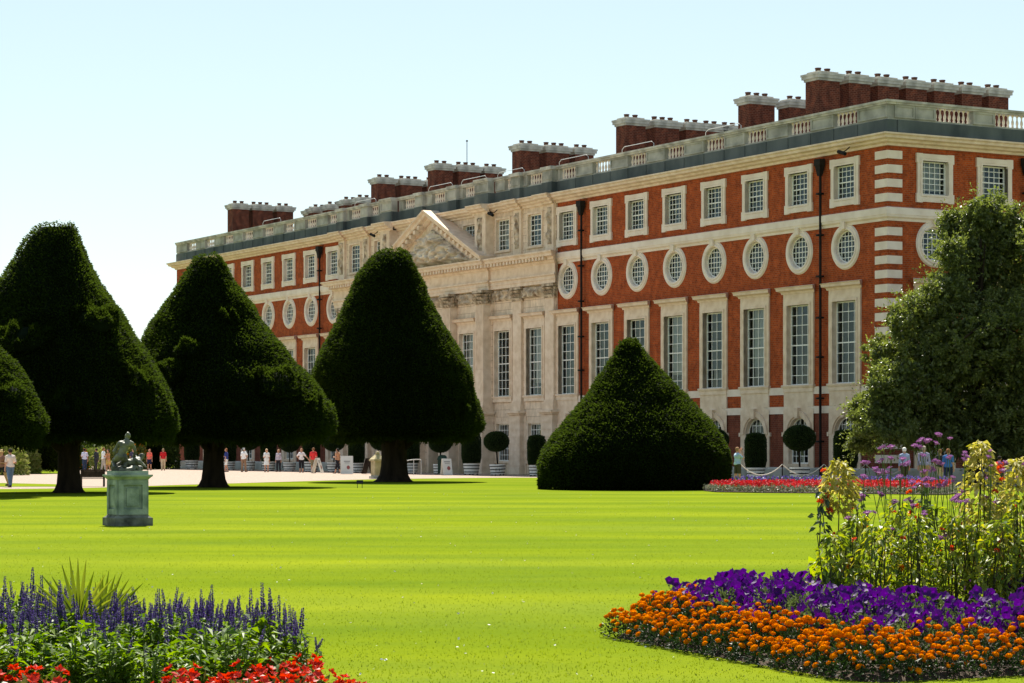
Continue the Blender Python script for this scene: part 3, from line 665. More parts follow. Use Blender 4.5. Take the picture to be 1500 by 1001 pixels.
def surround_round():
    mb = MB(); n_ = 40
    ring = [(0.86, -0.36), (0.86, 0.05), (0.90, 0.11), (1.0, 0.12), (1.03, 0.08), (1.15, 0.08), (1.22, 0.0)]
    V = [(r_ * math.cos(2 * math.pi * j / n_), y, RND + r_ * math.sin(2 * math.pi * j / n_)) for r_, y in ring for j in range(n_)]
    mb.add(V, [(i * n_ + j, (i + 1) * n_ + j, (i + 1) * n_ + (j + 1) % n_, i * n_ + (j + 1) % n_) for i in range(len(ring) - 1) for j in range(n_)])
    mb.frustum(0, 0.1, 0.26, 0.2, 0.36, 0.3, RND + 0.92, RND + 1.28)
    return mb.mesh('surround', 'stone_white')
def sash_round(nc=6, nr=6):
    mb = MB(); r_ = 0.86; y = -0.2; n_ = 32
    for k in range(1, nc):
        x = -r_ + 2 * r_ * k / nc; h_ = math.sqrt(r_ * r_ - x * x); mb.box(x - 0.019, x + 0.019, y - 0.03, y + 0.02, RND - h_, RND + h_)
    for k in range(1, nr):
        z = -r_ + 2 * r_ * k / nr; h_ = math.sqrt(r_ * r_ - z * z); mb.box(-h_, h_, y - 0.032, y + 0.024, RND + z - 0.019, RND + z + 0.019)
    V = [(q * math.cos(2 * math.pi * j / n_), y + 0.04, RND + q * math.sin(2 * math.pi * j / n_)) for q in (0.79, 0.861) for j in range(n_)]
    mb.add(V, [(j, n_ + j, n_ + (j + 1) % n_, (j + 1) % n_) for j in range(n_)])
    return mb.mesh('sash', 'sash_white')
def surround_tall(hood_w=3.4, apron=True, jamb=0.36):
    mb = MB(); w_, zb, zt = TALL
    frame(mb, w_, zb, zt, jamb, -0.38, 0.10, bottom=False, head=0.36); frame(mb, w_, zb, zt, 0.12, -0.38, 0.14, bottom=False)
    sw = w_ + 2 * jamb
    mb.box(-sw / 2, sw / 2, -0.02, 0.09, zt + 0.362, zt + 0.62)
    mb.profile([(-0.02, zt + 0.62), (0.12, zt + 0.62), (0.16, zt + 0.74), (0.36, zt + 0.80), (0.38, zt + 0.92), (0.44, zt + 0.98), (-0.02, zt + 1.06)], -hood_w / 2 + 0.3, hood_w / 2 - 0.3, 0, 0.75, 0.75)
    mb.profile([(-0.4, zb - 0.12), (0.16, zb - 0.12), (0.2, zb - 0.02), (0.16, zb + 0.02), (-0.4, zb + 0.04)], -sw / 2 - 0.08, sw / 2 + 0.08)
    mb.box(-sw / 2 + 0.02, sw / 2 - 0.02, -0.02, 0.12, zb - 0.36, zb - 0.122)
    if apron: mb.box(-sw / 2 + 0.03, sw / 2 - 0.03, -0.02, 0.075, 3.952, zb - 0.362)
    return mb.mesh('surround', 'stone')
def surround_arch():
    mb = MB(); w_, zb, zt = ARC; r_ = w_ / 2; zs = zt - r_; y1 = 0.08; W2 = 1.36
    for s in (-1, 1):
        mb.box(*sorted((s * r_, s * W2)), -0.36, y1, 0.0, zs)
        mb.box(*sorted((s * W2, s * (W2 + 0.12))), -0.02, 0.12, zs - 0.12, zs + 0.1)
    n_ = 12
    for k in range(n_):
        a0, a1 = math.pi * k / n_, math.pi * (k + 1) / n_; c0, s0, c1, s1 = math.cos(a0), math.sin(a0), math.cos(a1), math.sin(a1)
        def outr(c, s_):
            t = min(W2 / abs(c) if abs(c) > 1e-6 else 9e9, (3.952 - zs) / s_ if s_ > 1e-6 else 9e9); return t * c, zs + t * s_
        i0, i1 = (r_ * c0, zs + r_ * s0), (r_ * c1, zs + r_ * s1); o0, o1 = outr(c0, s0), outr(c1, s1)
        mb.poly([(i0[0], y1, i0[1]), (o0[0], y1, o0[1]), (o1[0], y1, o1[1]), (i1[0], y1, i1[1])])
        mb.poly([(i0[0], y1, i0[1]), (i1[0], y1, i1[1]), (i1[0], -0.36, i1[1]), (i0[0], -0.36, i0[1])])
        q0, q1 = 1.1, 1.42                                 # raised archivolt
        mb.add([(r_ * q * c, y, zs + r_ * q * s_) for c, s_ in ((c0, s0), (c1, s1)) for q, y in ((q0, 0.07), (q0, 0.15), (q1, 0.17), (q1, 0.07))], [(0, 1, 5, 4), (1, 2, 6, 5), (2, 3, 7, 6)])
    mb.frustum(0, 0.12, 0.26, 0.26, 0.4, 0.34, zt - 0.05, zt + 0.52)
    mb.box(-r_ - 0.02, r_ + 0.02, -0.36, 0.14, zb - 0.16, zb); mb.box(-r_, r_, -0.02, 0.07, 0.0, zb - 0.162)
    return mb.mesh('surround', 'stone')
def surround_plain(sp, bw=0.16):
    mb = MB(); frame(mb, *sp, bw, -0.38, 0.07, bottom=False); mb.box(-sp[0] / 2 - bw, sp[0] / 2 + bw, -0.38, 0.12, sp[1] - 0.14, sp[1]); return mb.mesh('surround', 'stone')
KIND = {
 'attic': ('attic_window', surround_attic(), sash(*ATT, 5, 6, mid=3), [panes(*ATT, 5, 6, seed=s) for s in range(3)], [curtain(1.7, 14.9, 16.55, 40)], 0.25),
 'round': ('round_window', surround_round(), sash_round(), [panes(1.72, RND - 0.86, RND + 0.86, 6, 6, seed=s, circle=True) for s in range(10, 13)], [None], 0),
 'tall': ('tall_window', surround_tall(), sash(*TALL, 4, 8, mid=4), [panes(*TALL, 4, 8, seed=s) for s in range(20, 23)], [curtain(1.9, 5.15, 9.4, s, s % 2 == 0) for s in (1, 3, 4)], 0.35),
 'ptall': ('tall_window', surround_tall(3.0, False, 0.3), sash(*TALL, 4, 8, mid=4), [panes(*TALL, 4, 8, seed=s) for s in range(30, 33)], [curtain(1.9, 5.15, 9.4, s) for s in (5, 7, 9)], 0.9),
 'arch': ('arched_window', surround_arch(), sash(*ARC, 5, 6, arch=True), [panes(*ARC, 5, 6, seed=s) for s in range(50, 53)], [None], 0),
 'patt': ('attic_window', surround_plain(PATT, 0.14), sash(*PATT, 4, 6, mid=3), [panes(*PATT, 4, 6, seed=s) for s in range(60, 63)], [curtain(1.7, 14.8, 16.75, 44)], 0.4),
 'pgr': ('ground_window', surround_plain(PGR, 0.2), sash(*PGR, 5, 6, mid=3), [panes(*PGR, 5, 6, seed=s) for s in range(70, 73)], [None], 0),
}
wr = random.Random(3)
def window(kind, u, y=0.0, rz=0.0, right=False):
    nm, sur, sa_, pns, cur, pc_ = KIND[kind]
    loc = (u, y, 0) if not right else (0, -u, 0)
    o = link(nm, wr.choice(pns), palace, loc, R(90) if right else 0.0)
    link('surround', sur, o); link('sash', sa_, o)
    c = wr.choice(cur)
    if c is not None and wr.random() < pc_: link('curtain', c, o)
for i, u in enumerate(wing_u):
    for k in ('attic', 'round', 'arch'): window(k, u)
    window('ptall' if False else 'tall', u)
for a in right_a:
    for k in ('attic', 'round', 'tall', 'arch'): window(k, a, right=True)
for o in pav_off:
    window('patt', CX + o, P1); window('ptall', CX + o, P2 if abs(o) < 5 else P1)
    if abs(o) > 5: window('pgr', CX + o, P1)

# ---- rainwater pipes
mb = MB(); mb.tube([(0, 0.12, 0.2), (0, 0.12, 16.5)], 0.072, 8)
for z in (2, 4.3, 6.5, 8.6, 10.8, 13.0, 15.2): mb.box(-0.16, 0.16, 0.0, 0.3, z, z + 0.1)
dm = mb.mesh('drainpipe', 'iron', True)
mb = MB(); mb.frustum(0, 0.15, 0.2, 0.2, 0.46, 0.34, 16.2, 16.75); mb.box(-0.26, 0.26, 0.0, 0.36, 16.75, 17.1); hm = mb.mesh('hopper_head', 'iron')
for u in (0.5 * (wing_u[0] + wing_u[1]) - 0.15, 0.5 * (wing_u[6] + wing_u[7]), LEN - 0.5 * (wing_u[6] + wing_u[7])):
    o = link('drainpipe', dm, palace, (u, 0.12, 0)); link('hopper_head', hm, o)
o = link('drainpipe', dm, palace, (-0.12, -9.1, 0), R(90)); link('hopper_head', hm, o)
# ---- small camera on a bracket under the cornice, aerial, roof rails
def camera_bracket(u, y):
    mb = MB(); mb.tube([(0, 0, 0.3), (0, 0.25, 0.1), (0.05, 0.45, 0.0)], 0.03); mb.tube([(-0.28, 0.5, -0.12), (0.3, 0.52, 0.06)], 0.1, 8)
    mb.build('security_camera', 'iron', palace, False, (u, y, 17.15))
camera_bracket(2.7, 0.35); camera_bracket(CX - PC - 1.0, P1 + 0.3); camera_bracket(CX + PC + 0.9, P1 + 0.3)
mb = MB(); mb.tube([(0, 0, 0), (0, 0, 3.2)], 0.025, 6); mb.lathe([(0.03, 3.2), (0.09, 3.26), (0.03, 3.34)], 0, 0, 6)
rail = MB(); rail.tube([(0, 0, 0), (0, 0, 0.75), (0.25, 0, 0.9), (3.3, 0, 0.9), (3.55, 0, 0.75), (3.55, 0, 0)], 0.02, 6); rm = rail.mesh('roof_rail', 'rail_white', True)
for px_ in (1059, 934, 840, 748, 694, 645, 535, 398):
    k_ = (px_ - HX) / F; u = (CORN.x + .8698 * .35 - k_ * (CORN.y + .4933 * .35)) / (k_ * .8698 + .4933) - 1.8
    link('roof_rail', rm, palace, (u, -0.35, 19.15))

# ---- chimneys: every stack a part, with its cap and pots
cm = {}
for wv, (a, c, npot) in {'n': (1.2, 1.5, 2), 'w': (1.2, 1.85, 3)}.items():
    m1 = MB(); m1.box(-a / 2, a / 2, -c / 2, c / 2, 17.6, 22.45); m1.box(-a / 2 - 0.05, a / 2 + 0.05, -c / 2 - 0.05, c / 2 + 0.05, 18.4, 18.7)
    m2 = MB(); moul = [(22.42, 22.55, 0.07), (22.552, 22.72, 0.17), (22.722, 22.84, 0.21)]
    for z0_, z1_, o_ in moul: m2.box(-a / 2 - o_, a / 2 + o_, -c / 2 - o_, c / 2 + o_, z0_, z1_)
    m2.box(-a / 2 + .05, a / 2 - .05, -c / 2 + .05, c / 2 - .05, 22.842, 22.96)
    m3 = MB(); m3.lathe([(0.15, 22.95), (0.17, 23.0), (0.16, 23.02), (0.16, 23.12), (0.19, 23.14), (0.19, 23.2), (0.1, 23.2)], 0, 0, 10)
    cm[wv] = (m1.mesh('chimney', 'brick_chimney'), m2.mesh('cap', 'stone_cap'), m3.mesh('chimney_pot', 'pot_clay', True), c, npot)
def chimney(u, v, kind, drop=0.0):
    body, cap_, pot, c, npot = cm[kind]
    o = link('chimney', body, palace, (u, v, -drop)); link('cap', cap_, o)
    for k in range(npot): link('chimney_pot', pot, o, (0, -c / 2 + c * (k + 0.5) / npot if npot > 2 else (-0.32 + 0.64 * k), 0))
ROWS = [  # (photo x of the stack, photo y of its cap) -> place on the roof
 [(1205, 110, 'n'), (1250, 113.5, 'n'), (1292, 117, 'n'), (1333, 120, 'n'), (1374, 124, 'n'), (1414, 127.5, 'n'), (1453, 131.5, 'n')],
 [(1108, 143.5, 'w'), (1163, 149, 'n')],
 [(924, 176, 'n'), (970, 179, 'w'), (1012, 182, 'n'), (1040, 184, 'n'), (1067, 186, 'n')],
 [(770, 213, 'n'), (811, 216, 'w'), (850, 218, 'n')],
 [(645, 241, 'n'), (682, 244, 'w'), (718, 247, 'n')],
 [(561, 261, 'n'), (598, 264, 'w'), (633, 267, 'n')],
 [(349, 306, 'n'), (381, 308.5, 'w'), (414, 311, 'n')],
]
for row in ROWS:
    loc = []
    for px, py, kd in row:
        Y = (22.9 - EYE) * F / (HY - py); loc.append(to_local(gx(px, Y), Y))
    um = min(sum(q[0] for q in loc) / len(loc), 95.0)
    for (px, py, kd) in row:                                # stacks of a row stand on one line square to the front
        k_ = (px - HX) / F                                  # solve for v on the line u = um
        # X = cx - .4933 um - .8698 v ; Y = cy + .8698 um - .4933 v ; X = k Y
        v = (CORN.x - 0.4933 * um - k_ * (CORN.y + 0.8698 * um)) / (0.8698 - k_ * 0.4933)
        chimney(um, v, kd)

for px, py in ((447, 311), (467, 305), (488, 301), (512, 294), (532, 291)):
    Y = (22.9 - EYE) * F / (HY - py); u, v = to_local(gx(px, Y), Y)
    chimney(min(u, LEN - 2), max(v, DEEP + 2) if v < -3 else -6.0, 'n')
o = None
mb_ = MB(); mb_.tube([(0, 0, 0), (0, 0, 4.4)], 0.03, 6); mb_.lathe([(0.03, 4.4), (0.1, 4.46), (0.03, 4.54)], 0, 0, 6)
Ya = (24.9 - EYE) * F / (HY - 208); ua, va = to_local(gx(684, Ya), Ya)
mb_.build('aerial', 'iron', palace, False, (ua, va, 20.5))
# ================================================================== GROUND
mb = MB(); mb.poly([(-1500, -60, 0), (1500, -60, 0), (1500, 2500, 0), (-1500, 2500, 0)]); tag(mb.build('lawn', 'lawn'), kind='structure')
def sheet(name, pts, mat, z):
    mb = MB(); mb.poly([(x, y, z) for x, y in pts], 0); return tag(mb.build(name, mat), kind='structure')
def smooth_line(pts, k=8):
    pts = np.array(pts, float); out = []
    P = np.vstack([2 * pts[0] - pts[1], pts, 2 * pts[-1] - pts[-2]])
    for i in range(1, len(P) - 2):
        for t in np.linspace(0, 1, k, endpoint=False):
            a, b, c, d = P[i - 1], P[i], P[i + 1], P[i + 2]
            out.append(tuple(0.5 * (2 * b + (c - a) * t + (2 * a - 5 * b + 4 * c - d) * t * t + (3 * b - 3 * c + d - a) * t ** 3)))
    return out + [tuple(pts[-1])]
edge = smooth_line([(-70, 88), (-35, 96), (-20, 99), (-15.2, 110), (-11.5, 120), (-7.6, 130), (-3.5, 135), (0.5, 138), (3.5, 134), (8.5, 124), (11.5, 113), (18, 107.5), (30, 104), (60, 96)])
sheet('gravel_path', edge + [(60, 122), (40, 134), tuple(to_world(-1, 1.0)), tuple(to_world(LEN, 0.5)), tuple(to_world(LEN + 60, 0.5)), (-160, 215), (-160, 88)], 'gravel', 0.004)
gp = [(-46, 109), (-33, 105.4), (-23.5, 104.2), (-18.9, 104.3), (-19.4, 107.5), (-21.5, 112), (-26, 117), (-46, 121)]
sheet('grass_verge', gp, 'lawn', 0.008)
sheet('grass_verge', [(-160, 150), (-36, 150), (-30, 158), (-34, 180), (-40, 215), (-160, 215)], 'lawn', 0.008)

# ================================================================== YEWS
def lerp_profile(lst, Y, cx):
    z = np.array([gz(p[0], Y) for p in lst])[::-1]
    L = np.array([(cx - p[1]) / F * Y for p in lst])[::-1]; Rr = np.array([(p[2] - cx) / F * Y for p in lst])[::-1]
    return z, L, Rr
def yew(name, label, cx, ybase, lst, n, seed, trunk=None, lobes=(), cat='tree', group=None, Y=None, sprig=0.16, lump=0.05, to_ground=False):
    Y = Y or gY(ybase); X = gx(cx, Y); r_ = np.random.default_rng(seed)
    root = thing(name, label, cat, (X, Y, 0), 0, group)
    z, L, Rr = lerp_profile(lst, Y, cx); ztop = z[-1]; zbot = z[0]
    lf = Lump(seed, 1.1); lf2 = Lump(seed + 9, 3.2); lf3 = Lump(seed + 20, 8.0)
    def rad(zz, ph):
        l_ = np.interp(zz, z, L); q = np.interp(zz, z, Rr); c = np.cos(ph)
        side = 0.5 * (np.maximum(l_, 0.05) + np.maximum(q, 0.05)); lr = np.where(c > 0, q, l_)
        return c * c * lr + (1 - c * c) * side
    def surf(zz, ph, off=0.0):
        r0 = rad(zz, ph); d = np.stack([np.cos(ph), np.sin(ph), np.zeros_like(ph)], -1)
        P = d * r0[..., None]; P[..., 2] = zz
        amp = lump * np.minimum(1.0, r0 / 1.2)
        h_ = lf(P) * amp * 1.5 + lf2(P) * amp * 1.0 + lf3(P) * 0.02
        P[..., :2] += d[..., :2] * (h_ + off)[..., None]
        return P, d
    # dark inner mass
    mb = MB(); nz_, na = 44, 40; zz = np.concatenate([np.linspace(zbot + 0.12, ztop - 0.15, nz_)]); ph = np.linspace(0, 2 * math.pi, na, endpoint=False)
    G = np.stack(np.meshgrid(zz, ph, indexing='ij'), -1); P, _ = surf(G[..., 0].ravel(), G[..., 1].ravel(), 0.0)
    P = P.reshape(nz_, na, 3); sh = np.clip(1 - 0.20 / (np.linalg.norm(P[..., :2], axis=-1, keepdims=True) + 0.05), 0.15, 1); P[..., :2] *= sh
    ii = np.arange(nz_ * na).reshape(nz_, na)
    mb.add(P.reshape(-1, 3), np.stack([ii[:-1], np.roll(ii, -1, 1)[:-1], np.roll(ii, -1, 1)[1:], ii[1:]], -1).reshape(-1, 4), 1)
    mb.poly(P[0][::-1], 1); mb.poly(P[-1], 1)
    # sprigs over the surface
    rows = np.linspace(zbot, ztop, 200); wgt = np.maximum(np.interp(rows, z, L) + np.interp(rows, z, Rr), 0.15)
    zs = r_.choice(rows, n, p=wgt / wgt.sum()) + r_.uniform(-0.5, 0.5, n) * (rows[1] - rows[0]); ph = r_.uniform(0, 2 * math.pi, n)
    P, d = surf(zs, ph); inn = -0.05 - np.abs(r_.normal(0, 0.06, n)); P += d * inn[:, None]; P[:, 2] += r_.normal(0, 0.04, n)
    D = d * 0.8 + np.array([0, 0, 0.55]) + r_.normal(0, 0.40, (n, 3))
    mb.leaves(P, D, r_.uniform(0.6, 1.4, n) * sprig, r_.uniform(0.25, 0.5, n) * sprig, 0, 0.2, None, 0.15)
    # underside fringe
    if not to_ground:
        m_ = n // 6; ph = r_.uniform(0, 2 * math.pi, m_); q = np.sqrt(r_.uniform(0.05, 1, m_)); P, d = surf(np.full(m_, zbot + 0.05), ph)
        P[:, :2] *= q[:, None]; P[:, 2] += r_.normal(0, 0.08, m_) + 0.10 * lf2(P * np.array([1, 1, 0]))
        mb.leaves(P, r_.normal(0, 0.5, (m_, 3)) + np.array([0, 0, -0.6]), r_.uniform(0.8, 1.8, m_) * sprig, r_.uniform(0.3, 0.5, m_) * sprig, 0)
    # rounded lobes standing out of the crown (photo x, photo y, radius px, squash, depth towards viewer)
    for (px, py, rp, sq, dep) in lobes:
        c = np.array([(px - cx) / F * Y, -dep, gz(py, Y)]); rr = rp / F * Y; m_ = int(n * 0.05 * (rr / 1.0) ** 2) + 400
        dd = unit(m_, r_); dd[:, 2] = np.where(dd[:, 2] < -0.3, -dd[:, 2], dd[:, 2])
        P = c + dd * rr * np.array([1, 1, sq]); P *= 1 + 0.02 * lf3(P)[:, None]
        mb.leaves(P, dd + r_.normal(0, 0.5, (m_, 3)) + [0, 0, 0.3], r_.uniform(0.6, 1.4, m_) * sprig, r_.uniform(0.25, 0.5, m_) * sprig, 0)
        u_ = MB(); nn_ = 12
        V = [(c[0] + 0.9 * rr * math.cos(a) * math.cos(e), c[1] + 0.9 * rr * math.sin(a) * math.cos(e), c[2] + 0.9 * rr * sq * math.sin(e)) for e in np.linspace(-1.5, 1.5, 9) for a in np.linspace(0, 2 * math.pi, nn_, endpoint=False)]
        mb.add(V, [(i * nn_ + j, i * nn_ + (j + 1) % nn_, (i + 1) * nn_ + (j + 1) % nn_, (i + 1) * nn_ + j) for i in range(8) for j in range(nn_)], 1)
    mb.build('crown', ['yew_leaf', 'yew_core'], root)
    if trunk:
        r0 = trunk; mb = MB(); zz = [-0.05, 0.12, 0.35, 0.8, 1.4, 2.2, 3.2, ztop * 0.6]; rr = [1.75, 1.35, 1.12, 1.0, 0.95, 1.05, 0.9, 0.4]
        nn_ = 18; V = []
        for q, zc in zip(rr, zz):
            for j in range(nn_):
                a = 2 * math.pi * j / nn_; e = 1 + 0.10 * math.sin(3 * a + seed) + 0.07 * math.sin(7 * a + seed * 2 + zc)
                V.append((r0 * q * e * math.cos(a), r0 * q * e * math.sin(a), zc))
        mb.add(V, [(i * nn_ + j, i * nn_ + (j + 1) % nn_, (i + 1) * nn_ + (j + 1) % nn_, (i + 1) * nn_ + j) for i in range(len(zz) - 1) for j in range(nn_)])
        for k in range(7):
            a = k * 0.9 + seed; e = 1.6 + 0.4 * math.sin(k * 2.3)
            mb.tube([(0, 0, 1.3 + 0.1 * k), (0.5 * e * math.cos(a), 0.5 * e * math.sin(a), 2.0 + 0.1 * k), (1.3 * e * math.cos(a), 1.3 * e * math.sin(a), 2.7 + 0.15 * k)], [r0 * 0.4, r0 * 0.28, r0 * 0.12], 8)
        mb.build('trunk', 'bark', root, True)
    return root
GY = 'clipped yews around the lawn'
T1 = [(328, 66, 80), (333, 52, 94), (348, 41, 105), (372, 29, 119), (398, 12, 133), (420, -3, 147), (440, -15, 164), (460, -24, 181), (492, -33, 199), (525, -45, 221), (573, -58, 245), (612, -62, 261), (628, -60, 260), (638, -50, 250)]
T2 = [(373, 297, 309), (377, 287, 318), (386, 280, 327), (400, 270, 334), (420, 259, 347), (434, 250, 359), (446, 242, 368), (467, 228, 380), (489, 215, 396), (508, 208, 416), (532, 200, 432), (553, 195, 454), (577, 190, 471), (600, 186, 485), (622, 184, 492), (634, 188, 490), (642, 200, 476)]
T3 = [(366, 567, 584), (369, 556, 594), (378, 544, 601), (390, 533, 607), (408, 521, 615), (432, 511, 625), (460, 500, 640), (488, 486, 657), (513, 472, 671), (537, 462, 685), (551, 457, 690), (576, 457, 697), (604, 460, 706), (622, 464, 711), (633, 474, 707), (640, 490, 692)]
T4 = [(499, 914, 930), (503, 908, 935), (510, 903, 940), (525, 896, 953), (545, 884, 970), (566, 868, 991), (590, 851, 1012), (614, 831, 1038), (638, 811, 1058), (662, 794, 1069), (683, 786, 1072), (700, 787, 1072), (712, 789, 1070), (718, 791, 1067)]
T0 = [(470, -75, -40), (482, -90, -22), (512, -108, 2), (530, -122, 22), (565, -140, 42), (595, -156, 57), (615, -164, 66), (632, -165, 66), (646, -150, 52)]
yew('yew_tree', 'tallest dark clipped yew with a dented cone crown, bench beside its trunk', 101, 722, T1, 90000, 3, 0.40, [(148, 478, 34, 0.7, 1.9), (60, 505, 40, 0.6, 2.6), (200, 565, 34, 0.7, 1.8), (110, 600, 46, 0.6, 3.0), (233, 612, 24, 0.8, 0.6)], group=GY, sprig=0.13, lump=0.03)
yew('yew_tree', 'dark clipped yew second from the left with rounded lobes bulging low on its crown', 314, 714, T2, 90000, 4, 0.44, [(292, 522, 24, 0.7, 2.7), (265, 555, 34, 0.6, 2.9), (405, 572, 40, 0.7, 2.6), (335, 475, 24, 0.6, 1.4), (440, 600, 32, 0.7, 1.5), (350, 605, 40, 0.6, 3.2)], group=GY, sprig=0.14, lump=0.03)
yew('yew_tree', 'smooth bell shaped dark yew on a thick trunk before the central stone pavilion', 579, 706, T3, 100000, 5, 0.62, [(486, 615, 20, 0.7, 1.2), (660, 608, 26, 0.6, 2.0)], group=GY, sprig=0.15, lump=0.022)
yew('yew_tree', 'low cone shaped yew with foliage down to the grass and a small knob on top', 926, 719, T4, 80000, 6, None, [(923, 511, 12, 0.9, 0.0)], group=GY, Y=98.5, sprig=0.13, lump=0.02, to_ground=True)
yew('yew_tree', 'dark yew cut off by the left edge of the photo behind the walking couple', -48, 712, T0, 50000, 8, 0.4, [(22, 580, 22, 0.7, 1.2), (40, 612, 18, 0.8, 0.6)], group=GY, Y=82, sprig=0.12, lump=0.03)
TB = [(560, 52, 62), (580, 40, 74), (610, 32, 82), (640, 28, 87), (670, 27, 88), (690, 27, 88)]
yew('yew_tree', 'distant dark yew standing as a column behind the couple at far left', 57, 694, TB, 14000, 12, None, [], group='distant yews beyond the gravel', sprig=0.22, to_ground=True)
TC = [(575, 216, 226), (600, 207, 233), (640, 204, 236), (670, 204, 236), (689, 204, 236)]
yew('yew_tree', 'distant dark yew standing as a column behind the man in the red shirt', 220, 690, TC, 14000, 13, None, [], group='distant yews beyond the gravel', Y=194, sprig=0.22, to_ground=True)

# ================================================================== BROAD LEAVED TREE IN FRONT OF THE NEAR CORNER
YT = 112.0
root = thing('broadleaf_tree', 'big glossy leaved evergreen tree hiding the near corner of the palace', 'tree', (gx(1425, YT), YT, 0))
ox = gx(1425, YT)
blobs = [(1446, 308, 30, 27), (1484, 335, 34, 40), (1402, 332, 22, 34), (1440, 335, 42, 40), (1425, 385, 52, 45), (1475, 400, 60, 80), (1385, 432, 48, 40), (1335, 470, 44, 42), (1410, 500, 75, 70), (1490, 500, 70, 90), (1318, 520, 46, 44), (1300, 570, 42, 40), (1350, 560, 62, 60), (1278, 612, 32, 34), (1300, 630, 44, 30), (1345, 615, 50, 42), (1420, 590, 80, 68), (1500, 610, 85, 75), (1400, 640, 62, 36), (1470, 650, 60, 40), (1560, 450, 70, 110), (1570, 580, 80, 90), (1530, 360, 50, 60), (1262, 598, 16, 14), (1390, 372, 22, 26), (1268, 650, 22, 16)]
mb = MB(); r_ = np.random.default_rng(21); lf = Lump(77, 2.2)
for (px, py, rx, rz) in blobs:
    c = np.array([gx(px, YT) - ox, r_.uniform(-1.6, 1.6), gz(py, YT)]); rx_, rz_ = rx / F * YT, rz / F * YT
    nc_ = int(26 * rx_ * rz_) + 10; cd = unit(nc_, r_); crad = 1 - np.abs(r_.normal(0, 0.22, nc_)); per = 80; m_ = nc_ * per
    CC = c + cd * crad[:, None] * np.array([rx_, min(rx_, 2.2), rz_]); CC += cd * (0.18 * lf(CC))[:, None]; csz = r_.uniform(0.13, 0.30, nc_)
    dd = unit(m_, r_); P = np.repeat(CC, per, 0) + dd * np.repeat(csz, per)[:, None] * r_.uniform(0.3, 1.1, m_)[:, None] * np.array([1, 1, 0.75])
    keep = Lump(int(px), 2.4)(P * 1.0) > -0.95; P = P[keep]; dd = dd[keep]; m_ = len(P)
    mb.leaves(P, dd * 0.6 + r_.normal(0, 0.7, (m_, 3)), r_.uniform(0.10, 0.19, m_), r_.uniform(0.05, 0.09, m_), 0, 0.25, r_.normal(0, 0.9, (m_, 3)) + [0, 0, 0.6], 0.1)
    m2 = int(m_ * 0.25); P2_ = c + unit(m2, r_) * (r_.uniform(0.2, 0.8, m2) ** 0.7)[:, None] * np.array([rx_, min(rx_, 2.2), rz_])
    mb.leaves(P2_, unit(m2, r_), r_.uniform(0.2, 0.36, m2), r_.uniform(0.12, 0.2, m2), 0)
    # ragged twigs past the outline
    tw = unit(44, r_)
    for t in tw:
        b0 = c + t * np.array([rx_, min(rx_, 2.2), rz_]) * 0.9; q = r_.uniform(0.2, 0.7); ps = b0 + t * np.linspace(0, q, 9)[:, None] + r_.normal(0, 0.05, (9, 3))
        mb.leaves(ps, np.tile(t, (9, 1)) + r_.normal(0, 0.7, (9, 3)), r_.uniform(0.1, 0.2, 9), r_.uniform(0.05, 0.09, 9), 0)
mb.build('crown', 'tree_leaf', root)
mb = MB(); mb.tube([(0, 0, -0.1), (0, 0, 0.3), (0.05, 0, 1.5), (0.1, 0.1, 4), (0.2, 0.1, 8), (0.4, 0.1, 11.5)], [0.5, 0.4, 0.34, 0.28, 0.17, 0.05], 12)
for k, (px, py) in enumerate([(1320, 480), (1300, 580), (1385, 400), (1440, 360), (1490, 470), (1540, 560), (1350, 620), (1480, 630), (1540, 420)]):
    e = np.array([gx(px, YT) - ox, r_.uniform(-0.8, 0.8), gz(py, YT)]); s_ = np.array([0.05, 0, max(1.2, e[2] * 0.35)]); mdl = (s_ + e) / 2 + [0, 0, 0.5]
    mb.tube([s_, mdl, e], [0.16, 0.10, 0.03], 7)
# two pale bare boughs in front
mb.tube([(gx(1395, YT) - ox, -2.9, gz(500, YT)), (gx(1412, YT) - ox, -3.1, gz(487, YT)), (gx(1435, YT) - ox, -3.0, gz(484, YT)), (gx(1470, YT) - ox, -2.6, gz(490, YT))], [0.06, 0.06, 0.05, 0.03], 6)
mb.tube([(gx(1430, YT) - ox, -2.3, gz(535, YT)), (gx(1442, YT) - ox, -2.4, gz(544, YT))], [0.05, 0.03], 6)
mb.build('trunk', 'bark', root, True)

# ================================================================== TOPIARY IN TUBS ALONG THE FRONT
def leaf_shell(mb, f, n, r_, size, mi=0):
    P, d = f(n); mb.leaves(P, d + r_.normal(0, 0.5, (n, 3)), r_.uniform(0.6, 1.4, n) * size, r_.uniform(0.3, 0.6, n) * size, mi)
def tub_mesh():
    mb = MB(); mb.lathe([(0.44, 0.08), (0.5, 0.66), (0.5, 0.7), (0.42, 0.7), (0.42, 0.62)], 0, 0, 18, 0)
    for k in range(4):
        a = k * math.pi / 2 + 0.4; mb.box(0.38 * math.cos(a) - 0.05, 0.38 * math.cos(a) + 0.05, 0.38 * math.sin(a) - 0.05, 0.38 * math.sin(a) + 0.05, 0, 0.1, 1)
    return mb.mesh('tub', ['tub_white', 'black_paint'], False)
def hoop_mesh():
    mb = MB()
    for z, r0 in ((0.16, 0.452), (0.36, 0.478), (0.55, 0.496)): mb.lathe([(r0 - 0.01, z), (r0 + 0.012, z), (r0 + 0.016, z + 0.055), (r0 - 0.005, z + 0.055)], 0, 0, 18)
    for s in (-1, 1): mb.tube([(s * 0.1 , -0.5, 0.42), (s * 0.1, -0.56, 0.40), (s * 0.1, -0.56, 0.30), (s * 0.1, -0.5, 0.28)], 0.02, 5)
    return mb.mesh('hoop', 'black_paint')
r_ = np.random.default_rng(31)
